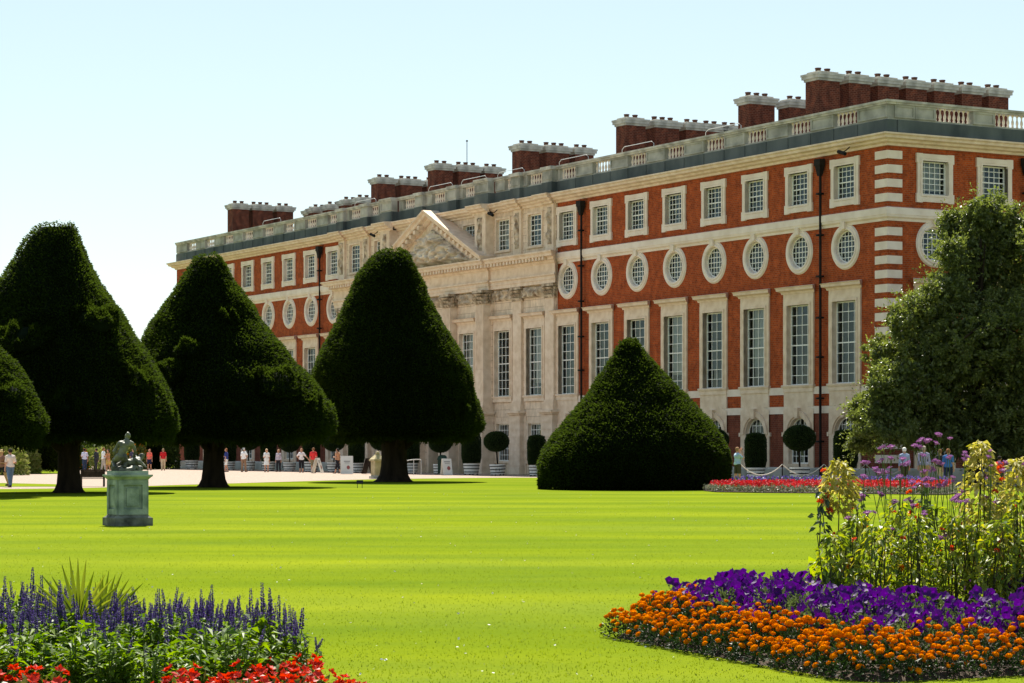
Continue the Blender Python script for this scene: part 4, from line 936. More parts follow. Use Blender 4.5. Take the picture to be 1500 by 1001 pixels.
def ball(n):
    d = unit(n, r_); return np.array([0, 0, 2.12]) + d * np.array([0.76, 0.76, 0.60]) * (1 - np.abs(r_.normal(0, 0.03, n)))[:, None], d
def cyl(n):
    ph = r_.uniform(0, 6.283, n); z = r_.uniform(0.74, 2.55, n); rr = 0.56 * np.clip(1 - np.clip((z - 2.1) / 0.5, 0, 1) ** 3 * 0.8, 0, 1) * (1 - 0.15 * np.clip((1.1 - z) / 0.4, 0, 1))
    d = np.stack([np.cos(ph), np.sin(ph), 0.3 + 0 * ph + np.clip((z - 2.2), 0, 1) * 3], -1); top = r_.random(n) < 0.15
    q = np.sqrt(r_.random(n)) * 0.5; P = np.stack([rr * np.cos(ph), rr * np.sin(ph), z], -1); P[top] = np.stack([q * np.cos(ph), q * np.sin(ph), 2.6 - 0.45 * q ** 2], -1)[top]
    return P * (1 - 0.02 * np.abs(r_.normal(size=(n, 1)))), d
m_ball = MB(); leaf_shell(m_ball, ball, 9000, r_, 0.075); m_ball.lathe([(0.1, 1.58), (0.5, 1.7), (0.68, 2.12), (0.5, 2.52), (0.1, 2.68)], 0, 0, 16, 1)
m_cyl = MB(); leaf_shell(m_cyl, cyl, 11000, r_, 0.075); m_cyl.lathe([(0.44, 0.72), (0.5, 1.1), (0.5, 2.1), (0.4, 2.35), (0.1, 2.52)], 0, 0, 16, 1)
m_ball, m_cyl = m_ball.mesh('crown', ['box_leaf', 'yew_core']), m_cyl.mesh('crown', ['box_leaf', 'yew_core'])
mb = MB(); mb.tube([(0.02, 0, 0.6), (0.0, 0.02, 1.1), (-0.02, 0, 1.7)], 0.05, 7); m_stem = mb.mesh('stem', 'bark', True)
tub_me, hoop_me = tub_mesh(), hoop_mesh()
tub_u = [u for u in wing_u] + [CX + o for o in pav_off]; tub_u.sort()
lab = {}
for i, u in enumerate(tub_u):
    v = 4.6; wx, wy = to_world(u, 0); k_ = wx / wy; k_ -= (10 / F if 730 < HX + F * k_ < 745 else 0); px = HX + F * k_      # each tub stands in front of its window as seen along the approach
    u = (CORN.x - .8698 * v - k_ * (CORN.y - .4933 * v)) / (k_ * .8698 + .4933); X, Y = to_world(u, v); is_ball = (i % 2 == 1)
    if abs(px - 735) < 17: lab_ = 'round headed topiary leaning slightly in a tub just right of the bell shaped yew'
    elif abs(px - 780) < 14: lab_ = 'clipped column in a white tub just left of the low cone shaped yew'
    elif abs(px - 1105) < 22: lab_ = 'clipped column in a white tub directly right of the man taking a photograph'
    elif abs(px - 1172) < 22: lab_ = 'round headed topiary in a white tub between two swags of white rope'
    elif abs(px - 1245) < 24: lab_ = 'clipped column in a white tub half under the big glossy tree'
    elif abs(px - 1050) < 18: lab_ = 'round headed topiary peeping out from behind the right side of the low yew'
    else: lab_ = ('round headed' if is_ball else 'clipped column') + ' topiary in a white tub in the far row beyond the visitors'
    t = thing('potted_topiary', lab_, 'topiary', (X, Y, 0), 0, 'clipped topiary in tubs along the palace front')
    o = link('tub', tub_me, t); link('hoop', hoop_me, o); link('crown', m_ball if is_ball else m_cyl, t)
    if is_ball: link('stem', m_stem, t)
    t.rotation_euler = (0, 0, 0.3 * i); t.scale = (1.0 + 0.05 * math.sin(i * 2.1),) * 3
    if abs(px - 735) < 17: t.rotation_euler = (0, R(-2.5), 0)

# ================================================================== STATUE AND PEDESTAL
YP = 51.6; XP = gx(187, YP)
ped_ = thing('pedestal', 'square green grey stone pedestal with sunk panels standing on the lawn', 'pedestal', (XP, YP, 0), R(28)); ped_.scale = (1.06, 1.06, 1.0)
def sq(mb, w, z0, z1, w1=None): mb.frustum(0, 0, w, w, w1 or w, w1 or w, z0, z1)
mb = MB(); sq(mb, 0.60, 0.24, 0.98)
for f in range(4):
    c, s = math.cos(f * math.pi / 2), math.sin(f * math.pi / 2); mb.T = (np.array([[c, -s, 0], [s, c, 0], [0, 0, 1.0]]), np.zeros(3))
    y = -0.30; g = 0.04
    mb.box(-0.302, -0.20, y - g, y + 0.01, 0.24, 0.98); mb.box(0.20, 0.302, y - g, y + 0.01, 0.24, 0.98)
    mb.box(-0.2, 0.2, y - g + 0.001, y + 0.01, 0.24, 0.36); mb.box(-0.2, 0.2, y - g + 0.001, y + 0.01, 0.88, 0.98)
    mb.box(-0.13, 0.13, y - 0.022, y + 0.01, 0.43, 0.81)
mb.T = None
mb.build('shaft', 'pedestal_stone', ped_)
mb = MB(); sq(mb, 0.80, 0, 0.17); sq(mb, 0.78, 0.171, 0.20, 0.70); sq(mb, 0.70, 0.20, 0.24, 0.645); mb.build('base', 'pedestal_dark', ped_)
mb = MB(); sq(mb, 0.645, 0.981, 1.02, 0.70); sq(mb, 0.70, 1.021, 1.06, 0.78); sq(mb, 0.80, 1.061, 1.10); sq(mb, 0.66, 1.101, 1.18); mb.build('cap', 'pedestal_stone', ped_)
def q(dx, dy, dz): return (dx, dy, dz)
C_ = [  # man kneeling over a fallen figure, seen from behind
 (q(-.16, -.03, .245), q(-.16, -.01, .25), .072, .072, .02), (q(-.075, -.03, .25), q(-.075, -.01, .255), .072, .072, .02), (q(-.12, .01, .28), q(-.085, .01, .36), .088, .075, .03),
 (q(-.085, .01, .36), q(-.03, .02, .47), .076, .088, .04), (q(-.10, .02, .51), q(.06, .02, .53), .07, .07, .03), (q(-.075, -.045, .49), q(-.06, -.04, .52), .032, .03, .02), (q(.035, -.045, .50), q(.03, -.04, .53), .032, .03, .02),
 (q(-.13, .02, .545), q(-.02, .04, .585), .048, .05, .03), (q(.09, .02, .56), q(.0, .04, .585), .048, .05, .03),
 (q(.0, .05, .59), q(.02, .085, .645), .043, .04, .02), (q(.03, .11, .675), q(.03, .085, .715), .056, .062, .02), (q(.03, .165, .685), q(.03, .17, .665), .013, .016, .01), (q(.085, .09, .69), q(.085, .085, .675), .012, .01, .008), (q(-.025, .09, .69), q(-.025, .085, .675), .012, .01, .008),
 (q(.03, .06, .745), q(.03, .10, .755), .04, .035, .02),
 (q(-.155, .02, .535), q(-.25, .05, .37), .045, .036, .015), (q(-.25, .05, .37), q(-.225, .16, .21), .036, .024, .012), (q(-.225, .16, .21), q(-.215, .20, .18), .027, .024, .012),
 (q(.12, .03, .545), q(.19, .08, .385), .045, .036, .015), (q(.19, .08, .385), q(.16, .16, .25), .036, .024, .012), (q(.16, .16, .25), q(.15, .20, .22), .027, .024, .012),
 (q(-.17, .0, .235), q(-.275, .13, .125), .078, .055, .02), (q(-.275, .13, .125), q(-.255, -.08, .06), .05, .032, .012), (q(-.255, -.08, .06), q(-.25, -.175, .045), .03, .022, .012),
 (q(-.07, .0, .24), q(.01, .16, .15), .078, .055, .02), (q(.01, .16, .15), q(-.03, -.06, .06), .05, .032, .012), (q(-.03, -.06, .06), q(-.03, -.16, .045), .03, .022, .012)]
for fx, fy, fz, fs in ((-.215, .20, .18, -1), (.15, .20, .22, 1)):
    for k in range(4): C_.append((q(fx + (k - 1.5) * .013, fy, fz), q(fx + (k - 1.5) * .016, fy + .04, fz - .03 - .004 * k), .0085, .007, .005))
    C_.append((q(fx - fs * .02, fy - .01, fz + .01), q(fx - fs * .045, fy + .015, fz - .015), .009, .007, .005))
D_ = [(q(.08, .12, .12), q(.24, .10, .16), .09, .08, .05), (q(.24, .10, .16), q(.30, .16, .22), .05, .045, .03), (q(.31, .17, .24), q(.33, .18, .27), .06, .06, .03),
 (q(.20, .06, .20), q(.28, -.04, .15), .045, .035, .02), (q(.28, -.04, .15), q(.37, -.08, .07), .035, .022, .02), (q(.37, -.08, .07), q(.43, -.09, .035), .022, .014, .015),
 (q(.08, .12, .10), q(-.10, .2, .12), .07, .055, .04), (q(-.10, .2, .12), q(-.25, .1, .05), .05, .035, .03),
 (q(.16, .20, .28), q(.27, .06, .18), .03, .035, .02), (q(.27, .06, .18), q(.40, -.02, .06), .03, .02, .02)]
V, Fq = sdf_mesh(C_, 0.0085); V = V + .004 * np.stack([Lump(k, 45.0)(V) for k in (301, 302, 303)], -1); stt = MB(); stt.add(V, Fq)
S = stt.build('statue', 'bronze', None, True, (XP - 0.03, YP, 1.23), R(8)); tag(S, 'bronze statue of a kneeling bent man seen from behind on the stone pedestal', 'statue')
V, Fq = sdf_mesh(D_, 0.0085); V = V + .004 * np.stack([Lump(k, 45.0)(V) for k in (304, 305, 306)], -1); m_ = MB(); m_.add(V, Fq); m_.build('fallen_figure', 'bronze', S, True)
V, Fq = sdf_mesh([(q(-.25, .05, -.02), q(.25, .05, -.02), .08, .07, .03), (q(-.1, -.12, -.02), q(.15, -.1, -.02), .055, .05, .03), (q(-.2, .2, -.02), q(.3, .2, 0.0), .07, .06, .03), (q(.12, -.05, .0), q(.2, -.02, .03), .06, .05, .02)], 0.01, lambda g: -0.05 - g[..., 2]); V[:, 2] += np.where(V[:, 2] > -.04, .012 * Lump(307, 22.0)(V), 0); m_ = MB(); m_.add(V, Fq); m_.build('rock', 'bronze', S, True)

# ================================================================== BENCH, PIER, BOARDS, BIN, SMALL SIGN
Yb = 104.5; bench = thing('park_bench', 'dark slatted wooden bench seen from behind next to the tallest yew', 'bench', (gx(136, Yb), Yb, 0), R(12)); bench.scale = (1, 1, 0.8)
Lb = 1.06
mb = MB()
for k in range(4): mb.box(-Lb / 2, Lb / 2, 0.10 + 0.115 * k, 0.10 + 0.115 * k + 0.095, 0.43, 0.46)
mb.build('seat', 'wood_dark', bench)
mb = MB(); mb.box(-Lb / 2, Lb / 2, -0.02, 0.04, 0.86, 0.95); mb.box(-Lb / 2, Lb / 2, 0.0, 0.04, 0.50, 0.55)
for k in range(17): x = -Lb / 2 + 0.08 + (Lb - 0.16) * k / 16; mb.box(x - 0.03, x + 0.03, 0.005, 0.03, 0.552, 0.858)
mb.build('backrest', 'wood_dark', bench)
for s in (-1, 1):
    for y, h in ((0.0, 0.95), (0.5, 0.66)): mb = MB(); mb.box(s * (Lb / 2 - 0.04) - 0.035, s * (Lb / 2 - 0.04) + 0.035, y - 0.035, y + 0.035, 0, h - 0.004 * (h > .9)); mb.build('leg', 'wood_dark', bench)
    mb = MB(); mb.box(s * (Lb / 2 - 0.04) - 0.045, s * (Lb / 2 - 0.04) + 0.045, 0.04, 0.58, 0.661, 0.70); mb.build('armrest', 'wood_dark', bench)
Ypi = 133.0; pr_ = thing('stone_pier', 'small yellowish stone pier with a pyramid cap half behind a yew trunk', 'pier', (gx(553, Ypi), Ypi, 0), R(28))
mb = MB(); mb.box(-.28, .28, -.28, .28, 0.16, 0.98); mb.build('shaft', 'stone_yellow', pr_)
mb = MB(); mb.box(-.36, .36, -.36, .36, 0, 0.14); mb.frustum(0, 0, .72, .72, .58, .58, .141, .17); mb.build('base', 'stone_cap', pr_)
mb = MB(); mb.box(-.36, .36, -.36, .36, 0.981, 1.08); mb.frustum(0, 0, .68, .68, .2, .2, 1.081, 1.36); mb.lathe([(.1, 1.36), (.13, 1.42), (.08, 1.5), (.02, 1.52)], 0, 0, 10); mb.build('cap', 'stone_yellow', pr_)
def a_board(px, py, rz, label, white=True, mark=True, hgt=1.05, wdt=0.62):
    Y = gY(py); t = thing('sandwich_board', label, 'sign board', (gx(px, Y), Y, 0), rz, 'sandwich boards on the gravel'); sp = 0.34
    for s in (-1, 1):
        mb = MB(); a = np.array([0, s * sp, 0.0]); b_ = np.array([0, s * 0.03, hgt]); w2 = wdt / 2; th = 0.025 * s
        mb.add([(-w2, a[1], 0.03), (w2, a[1], 0.03), (w2, b_[1], hgt), (-w2, b_[1], hgt), (-w2, a[1] + th, 0.03), (w2, a[1] + th, 0.03), (w2, b_[1] + th, hgt), (-w2, b_[1] + th, hgt)], [(0, 1, 2, 3), (7, 6, 5, 4), (0, 4, 5, 1), (1, 5, 6, 2), (2, 6, 7, 3), (3, 7, 4, 0)])
        o = mb.build('panel', 'board_white' if white else 'wood_dark', t)
        if s < 0 and mark:
            n_ = MB(); f = lambda x, z: (x, a[1] + (b_[1] - a[1]) * (z - 0.03) / (hgt - 0.03) + th - 0.006, z)
            for x0, x1, z0_, z1_ in ((-.2, .2, .82, .88), (-.16, .16, .73, .76)): n_.poly([f(x0, z0_), f(x1, z0_), f(x1, z1_), f(x0, z1_)], 1)
            cc = [(0.08 + 0.11 * math.cos(k * math.pi / 5), 0.45 + 0.13 * math.sin(k * math.pi / 5)) for k in range(10)]; n_.poly([f(*c) for c in cc], 0)
            n_.build('printed_notice', ['board_print', 'board_text'], o)
a_board(465, 694, R(75), 'sandwich board turned side on beside the visitor in the red top')
a_board(508, 695, R(8), 'white sandwich board with a round red emblem facing the lawn', hgt=1.2, wdt=0.8)
a_board(540, 695, R(62), 'dark sandwich board seen nearly edge on left of the stone pier', False, False)
a_board(654, 696.5, R(18), 'white sandwich board leaning in front of a green litter bin', hgt=1.05, wdt=0.6)
Yl = gY(695.2); bn = thing('litter_bin', 'dark green litter bin with a domed lid behind a white board', 'bin', (gx(648, Yl), Yl, 0))
mb = MB(); mb.box(-.29, .29, -.29, .29, 0.05, 0.95); mb.build('body', 'green_paint', bn)
mb = MB(); mb.frustum(0, 0, .68, .68, .5, .5, .951, 1.2); mb.frustum(0, 0, .5, .5, .3, .3, 1.201, 1.26); mb.build('lid', 'green_paint', bn)
Yr = gY(696); hr_ = thing('handrail', 'pale metal handrail beside the doorway right of the thick yew trunk', 'handrail', (gx(606, Yr), Yr, 0), R(20))
mb = MB(); mb.tube([(-.55, 0, 0.9), (0, 0, 0.98), (0.5, 0, 0.98)], 0.03, 7); mb.build('rail', 'rail_white', hr_)
for x in (-.5, 0, .5):
    mb = MB(); mb.tube([(x, 0, 0), (x, 0, 0.93 if x < 0 else 0.97)], 0.025, 7); mb.build('post', 'rail_white', hr_)
Ys = 101.0; sg = thing('lawn_sign', 'tiny black keep off sign on two legs alone on the grass', 'sign', (gx(527, Ys), Ys, 0))
mb = MB(); mb.add([(-.14, -.02, .20), (.14, -.02, .20), (.14, .06, .33), (-.14, .06, .33), (-.14, 0, .18), (.14, 0, .18), (.14, .08, .31), (-.14, .08, .31)], [(0, 1, 2, 3), (7, 6, 5, 4), (0, 4, 5, 1), (1, 5, 6, 2), (2, 6, 7, 3), (3, 7, 4, 0)]); mb.build('plate', 'black_paint', sg)
for s in (-1, 1): mb = MB(); mb.tube([(s * .1, .02, 0), (s * .1, .02, .24)], 0.014, 6); mb.build('leg', 'black_paint', sg)
sg['label'] = 'tiny black sign on two legs alone on the grass'
# rope barrier
Yq = 119.0; posts = [1085, 1146, 1207, 1268, 1329]
pm = MB(); pm.tube([(0, 0, 0), (0, 0, 0.88)], 0.028, 8); pm.lathe([(0.1, 0), (0.1, 0.03), (0.03, 0.05)], 0, 0, 10); pmm = pm.mesh('barrier_post', 'iron', True)
ph_ = ['behind the man taking a photograph', 'between the clipped column and the round headed topiary', 'right of the round headed topiary', 'under the left side of the glossy tree', 'behind the white haired man']
for px, wh in zip(posts, ph_): tag(link('barrier_post', pmm, None, (gx(px, Yq), Yq, 0)), 'thin dark barrier post ' + wh, 'post', 'posts of the rope barrier')
wr_ = ['in front of the clipped column, right of the photographer', 'hanging in front of the round headed topiary', 'behind the yellow plant, right of the round headed topiary', 'in the shade of the glossy tree']
for a, b, wh in zip(posts, posts[1:], wr_):
    xa, xb = gx(a, Yq), gx(b, Yq); t = np.linspace(0, 1, 15); mb = MB()
    mb.tube(np.stack([(t - 0.5) * (xb - xa), 0 * t, 0.89 - 0.53 * 4 * t * (1 - t) + 0.0 * t], -1), 0.022, 7)
    tag(mb.build('barrier_rope', 'rope', None, True, ((xa + xb) / 2, Yq, 0)), 'swag of white rope ' + wh, 'rope', 'rope swags of the barrier')

# ================================================================== FAR PLANTING AT THE LEFT
mb = MB(); r_ = np.random.default_rng(41); n_ = 26000
X = r_.uniform(-90, -31, n_); base = 3.6 + 1.6 * np.sin(X * 0.23) + 1.1 * np.sin(X * 0.71 + 1); Yy = 232 + r_.normal(0, 2.5, n_); Z = base * (1 - r_.random(n_) ** 2) + 0.05
mb.leaves(np.stack([X, Yy, Z], -1), unit(n_, r_), r_.uniform(0.4, 0.9, n_), r_.uniform(0.25, 0.5, n_), 0)
tag(mb.build('far_wood', 'far_leaf'), 'far belt of dark trees seen under the yews at left', 'woodland', None, 'stuff')
def shrub(px, Y, rx, h, label, flower=None, seed=1, leaf='shrub_leaf'):
    t = thing('flowering_shrub' if flower else 'shrub', label, 'shrub', (gx(px, Y), Y, 0), 0, 'shrubs beyond the gravel'); r_ = np.random.default_rng(seed); n_ = 2600
    d = unit(n_, r_); d[:, 2] = np.abs(d[:, 2]); P = d * np.array([rx, rx, h]) * (1 - np.abs(r_.normal(0, 0.2, n_)))[:, None] * (1 + 0.12 * Lump(seed, 3)(d * 1.0))[:, None]; P[:, 2] = np.maximum(P[:, 2], 0.05)
    mb = MB(); mb.leaves(P, d + r_.normal(0, 0.6, (n_, 3)), r_.uniform(0.12, 0.28, n_), r_.uniform(0.08, 0.16, n_), 0); mb.build('foliage', leaf, t)
    if flower:
        m_ = 160; d = unit(m_, r_); d[:, 2] = np.abs(d[:, 2]); mb = MB(); mb.leaves(d * np.array([rx, rx, h]) * 1.02 + [0, 0, 0.1], unit(m_, r_), 0.16, 0.14, 0); mb.build('blossom', flower, t)
    mb = MB(); mb.tube([(0, 0, 0), (0.05, 0, h * 0.7)], 0.06, 6); mb.build('stem', 'bark', t)
shrub(4, 150, 1.5, 2.3, 'pale green shrub at the left edge behind the walking couple', None, 2)
shrub(33, 158, 1.1, 2.0, 'light green shrub between the walking couple and the dark column yew', None, 3)
shrub(112, 186, 0.9, 2.2, 'shrub with orange blooms right behind the trunk of the tallest yew', 'marigold_flower', 4, 'far_leaf')
shrub(164, 190, 1.0, 2.5, 'creamy flowering shrub left of the statue', 'abutilon_leaf', 5)
shrub(199, 192, 1.0, 2.5, 'yellow flowering shrub right behind the statue', 'marigold_flower', 6)
shrub(138, 194, 1.3, 1.9, 'pale green shrub above the back of the bench', None, 7)
shrub(247, 196, 0.8, 2.6, 'narrow green shrub against the far end of the palace', None, 8, 'far_leaf')
# iron fence far left
Yf = 176.0; fe = thing('iron_fence', 'dark upright railings under the tallest yew, left of its trunk', 'fence', (gx(68, Yf), Yf, 0))
mb = MB(); wd = 2.2
for k in range(18): mb.box(-wd / 2 + wd * k / 17 - 0.015, -wd / 2 + wd * k / 17 + 0.015, -0.015, 0.015, 0.05, 1.55)
for z in (0.2, 1.35): mb.box(-wd / 2, wd / 2, -0.02, 0.02, z, z + 0.05)
mb.build('railing', 'iron', fe)
for s in (-1, 1): mb = MB(); mb.box(s * (wd / 2 + .06) - .05, s * (wd / 2 + .06) + .05, -.05, .05, 0, 1.7); mb.build('post', 'iron', fe)
# ================================================================== PEOPLE
def person(label, px, py, H, rz, hair=(0.05, 0.03, 0.02), hair_len='short', top=(0.7, 0.7, 0.7), sleeve='short', bottom='trousers', bcol=(0.1, 0.1, 0.12), arms=('down', 'down'), stride=0.1, shoes=(0.05, 0.04, 0.035), lean=0.0, extra=None, belly=0.0, female=False, head_pitch=0.0, skin=None, Y=None, hres=0.011):
    Y = Y or gY(py); root = thing('person', label, 'person', (gx(px, Y), Y, 0), R(rz), 'visitors in the garden'); k = H / 1.74
    S = lambda *p: np.array(p) * k
    sh = 0.148 if female else 0.172; hipw = 0.095
    Ln = lambda p: np.array([p[0], p[1] + lean * (p[2] / k - 0.95) * k, p[2]])
    caps = []; J = {}
    def cap(a, b, ra, rb, kk=0.03): caps.append((a, b, ra * k, rb * k, kk * k))
    for s in (-1, 1):
        ph = stride * (1 if s > 0 else -1)
        hip = S(s * hipw, 0, 0.90); kn = S(s * 0.10, ph * 0.55 + 0.02, 0.49); an = S(s * 0.10, ph - (0.03 if ph < 0 else 0), 0.085 + (0.03 if ph < -0.15 else 0)); toe = an + S(s * 0.02, 0.15, -0.055)
        J[s] = (hip, kn, an, toe); cap(hip, kn, 0.085, 0.057); cap(kn, an, 0.056, 0.038); cap(an, toe, 0.04, 0.03, 0.02)
    pel0, pel1 = S(-0.07, 0, 0.95), S(0.07, 0, 0.95)
    wst = Ln(S(0, 0.0, 1.10)); chl, chr_ = Ln(S(-0.085, 0, 1.30)), Ln(S(0.085, 0, 1.30)); nk = Ln(S(0, 0.005, 1.44)); hd = Ln(S(0, 0.02, 1.60)); hd = hd + S(0, 0.05 * head_pitch, -0.03 * abs(head_pitch))
    torso = [(pel0, pel1, .115, .115, .04), ((pel0 + pel1) / 2, wst, .115, .105 + belly * .3, .04), (wst, (chl + chr_) / 2, .105, .12, .05), (chl, chr_, .105, .105, .04)]
    if belly: torso.append((Ln(S(0, 0.05, 1.08)), Ln(S(0, 0.06, 1.16)), .10 + belly, .10 + belly, .05))
    if female: torso += [(Ln(S(s * .06, .075, 1.27)), Ln(S(s * .06, .085, 1.26)), .055, .055, .03) for s in (-1, 1)]
    shl = [Ln(S(s * sh, 0, 1.365)) for s in (-1, 1)]
    torso += [(shl[i], Ln(S(s * .045, 0, 1.425)), .050, .040, .035) for i, s in enumerate((-1, 1))]
    for t in torso: cap(*t)
    cap(nk - S(0, 0, 0.04), hd - S(0, 0.02, 0.06), .055, .052, .03)
    cap(hd + S(0, -.01, .03), hd + S(0, 0, .0), .088, .082, .03); cap(hd + S(0, .0, .02), hd + S(0, .03, -.07), .07, .045, .03)          # skull, jaw
    cap(hd + S(0, .085, -.01), hd + S(0, .105, -.035), .012, .016, .012)                                                             # nose
    cap(hd + S(-.03, .075, .015), hd + S(.03, .075, .015), .016, .016, .012); cap(hd + S(-.02, .07, -.065), hd + S(.02, .07, -.065), .012, .012, .01)  # brow, mouth
    for s in (-1, 1): cap(hd + S(s * .088, -.005, .015), hd + S(s * .09, -.01, -.02), .016, .013, .01)
    arm = {}
    for i, s in enumerate((-1, 1)):
        a0 = shl[i]; md = arms[i]
        if md == 'down': e = a0 + S(s * .05, -.02, -.28); h_ = e + S(s * .015, .05, -.25); fd = S(0, .03, -1)
        elif md == 'swing': e = a0 + S(s * .06, -.10, -.26); h_ = e + S(s * .0, .10, -.23); fd = S(0, .3, -1)
        elif md == 'bent': e = a0 + S(s * .07, -.03, -.27); h_ = e + S(-s * .07, .22, .03); fd = S(-s * .4, 1, .1)
        elif md == 'raise': e = a0 + S(s * .04, .20, -.16); h_ = hd + S(s * .075, .17, -.02) ; fd = S(-s * .5, .5, 1)
        elif md == 'out': e = a0 + S(s * .17, .02, -.22); h_ = e + S(s * .15, .05, -.17); fd = S(s * .6, .2, -.8)
        elif md == 'hip': e = a0 + S(s * .17, -.05, -.22); h_ = e + S(-s * .13, .10, -.14); fd = S(-s * .8, .4, -.5)
        arm[s] = (a0, e, h_); cap(a0, e, .047, .038, .02); cap(e, h_, .038, .027)
        fd = fd / np.linalg.norm(fd); sd_ = np.cross(fd, [0.2, 1, 0.3]); sd_ /= np.linalg.norm(sd_) + 1e-9; nn_ = np.cross(fd, sd_)
        pm_ = h_ + fd * .075 * k; cap(h_, pm_, .028, .034, .015)
        for f in range(4):
            b0 = pm_ + sd_ * (f - 1.5) * .019 * k; ln = (.055, .07, .066, .05)[f] * k; m1_ = b0 + fd * ln * .6 + nn_ * .012 * k; cap(b0, m1_, .0095, .009, .006); cap(m1_, m1_ + fd * ln * .5 + nn_ * .022 * k, .009, .008, .005)
        cap(h_ + fd * .02 * k + sd_ * .025 * k, h_ + fd * .06 * k + sd_ * .055 * k + nn_ * .015 * k, .012, .009, .008)
    def part(nm, cps, mt, clip=None, h=hres, par=root):
        V, Fq = sdf_mesh(cps, h * k, clip); mb = MB(); mb.add(V, Fq); return mb.build(nm, mt, par, True)
    part('body', caps, skin or 'skin')
    # hair
    hc = [(hd + S(0, -.022, .035), hd + S(0, -.02, .01), .094 * k, .09 * k, .02 * k)]
    if hair_len == 'short': part('hair', hc, cloth(hair), lambda g: np.minimum((g[..., 1] - hd[1] - .045 * k) + 0.0 * g[..., 0], 1) * .7 - (g[..., 2] - hd[2] - .02 * k) * .7)
    elif hair_len == 'long': hc += [(hd + S(0, -.05, 0), hd + S(0, -.075, -.19), .085 * k, .06 * k, .03 * k)]; part('hair', hc, cloth(hair), lambda g: (g[..., 1] - hd[1] - .04 * k) * .7 - (g[..., 2] - hd[2] - .03 * k) * .7)
    elif hair_len == 'bob': hc += [(hd + S(0, -.04, 0), hd + S(0, -.05, -.09), .096 * k, .08 * k, .03 * k)]; part('hair', hc, cloth(hair), lambda g: (g[..., 1] - hd[1] - .04 * k) * .7 - (g[..., 2] - hd[2] - .03 * k) * .7)
    elif hair_len == 'hat':
        part('hair', hc, cloth((0.2, 0.12, 0.05)), lambda g: (g[..., 1] - hd[1] - .03 * k) * .7 - (g[..., 2] - hd[2] - .0 * k) * .7)
        part('hat', [(hd + S(0, -.01, .06), hd + S(0, -.01, .075), .10 * k, .092 * k, .02 * k)] + [(hd + S(.12 * math.cos(a), -.01 + .12 * math.sin(a), .052), hd + S(.12 * math.cos(a + .5), -.01 + .12 * math.sin(a + .5), .052), .018 * k, .018 * k, .02 * k) for a in np.arange(0, 6.28, .5)], cloth(hair))
    # top
    g_ = .016 * k
    tc = [(a, b, ra * k + g_, rb * k + g_, kk * k) for a, b, ra, rb, kk in torso]
    for s in (-1, 1):
        a0, e, h_ = arm[s]
        if sleeve == 'short': tc.append((a0, a0 + (e - a0) * .72, .060 * k, .060 * k, .02 * k))
        elif sleeve == 'long': tc += [(a0, e, .060 * k, .052 * k, .02 * k), (e, h_ - (h_ - e) * .06, .052 * k, .04 * k, .02 * k)]
    zt = nk[2] - .035 * k; zb = .90 * k
    def tclip(g):
        nh = .068 * k - np.linalg.norm((g - (nk + S(0, .012, .03))) * [1, .9, .8], axis=-1)
        return np.maximum(nh, zb - g[..., 2]) if bottom != 'dress' else nh
    if bottom == 'dress': tc.append((S(0, 0, 1.0), S(0, 0, .56), .13 * k, .22 * k, .04 * k)); part('dress', tc, cloth(top), lambda g: np.maximum(tclip(g), .52 * k - g[..., 2]))
    else:
        part('shirt', tc, cloth(top), tclip)
        lo = {'trousers': .07, 'shorts': .50, 'capri': .30, 'short_shorts': .66, 'skirt': .52}[bottom] * k
        if bottom == 'skirt': bc = [(S(0, 0, .98), S(0, 0, .62), .135 * k, .20 * k, .04 * k)]
        else:
            bc = [(pel0, pel1, .128 * k, .128 * k, .04 * k)]
            for s in (-1, 1):
                hip, kn, an, toe = J[s]; bc += [(hip, kn, .102 * k, .078 * k, .03 * k), (kn, an, .076 * k, .062 * k, .02 * k)]
        part('trousers' if bottom in ('trousers', 'capri') else 'skirt' if bottom == 'skirt' else 'shorts', bc, cloth(bcol), lambda g: np.maximum(g[..., 2] - .985 * k, lo - g[..., 2]))
    for s in (-1, 1): part('shoe', [(J[s][2] - S(0, .03, .04), J[s][3] + S(0, .02, -.005), .044 * k, .042 * k, .02 * k)], cloth(shoes), None)
    return root, arm, hd, k
SK = (0.02, 0.015, 0.012); BL = (0.55, 0.40, 0.20); GR = (0.62, 0.60, 0.56)
BL2 = (0.62, 0.46, 0.26)
person('woman in a brown top and dark short shorts walking at the left edge', 3, 712.5, 1.62, 150, BL, 'hat', (0.25, 0.12, 0.08), 'none', 'short_shorts', (0.02, 0.02, 0.03), ('bent', 'down'), .28, female=True)
person('man in a pale pink shirt and blue jeans holding a paper at far left', 15, 714, 1.68, 35, SK, 'short', (0.72, 0.60, 0.55), 'short', 'trousers', (0.10, 0.16, 0.24), ('down', 'bent'), .2)
o = None
person('distant figure in a bright blue top left of the tallest yew trunk', 69, 693, 1.74, 10, SK, 'short', (0.25, 0.45, 0.72), 'short', 'trousers', (0.03, 0.03, 0.04), Y=180)
person('visitor in a lavender shirt between the tallest yew trunk and the bench', 124, 690.5, 1.70, 20, SK, 'short', (0.62, 0.60, 0.78), 'short', 'trousers', (0.03, 0.05, 0.10), ('bent', 'down'), .15)
person('visitor in dark clothes standing behind the bench', 141, 690.5, 1.72, 60, SK, 'short', (0.03, 0.035, 0.045), 'long', 'trousers', (0.03, 0.03, 0.04), ('bent', 'down'), .1)
person('man in a white shirt beside the woman in orange behind the bench', 151.5, 691, 1.78, -60, (0.15, 0.07, 0.03), 'short', (0.80, 0.80, 0.84), 'short', 'trousers', (0.45, 0.40, 0.36), ('down', 'bent'), .1)
person('woman in an orange top with dark hair left of the statue', 158.5, 691, 1.66, 110, SK, 'long', (0.50, 0.22, 0.10), 'none', 'skirt', (0.55, 0.35, 0.10), ('bent', 'bent'), .1, female=True)
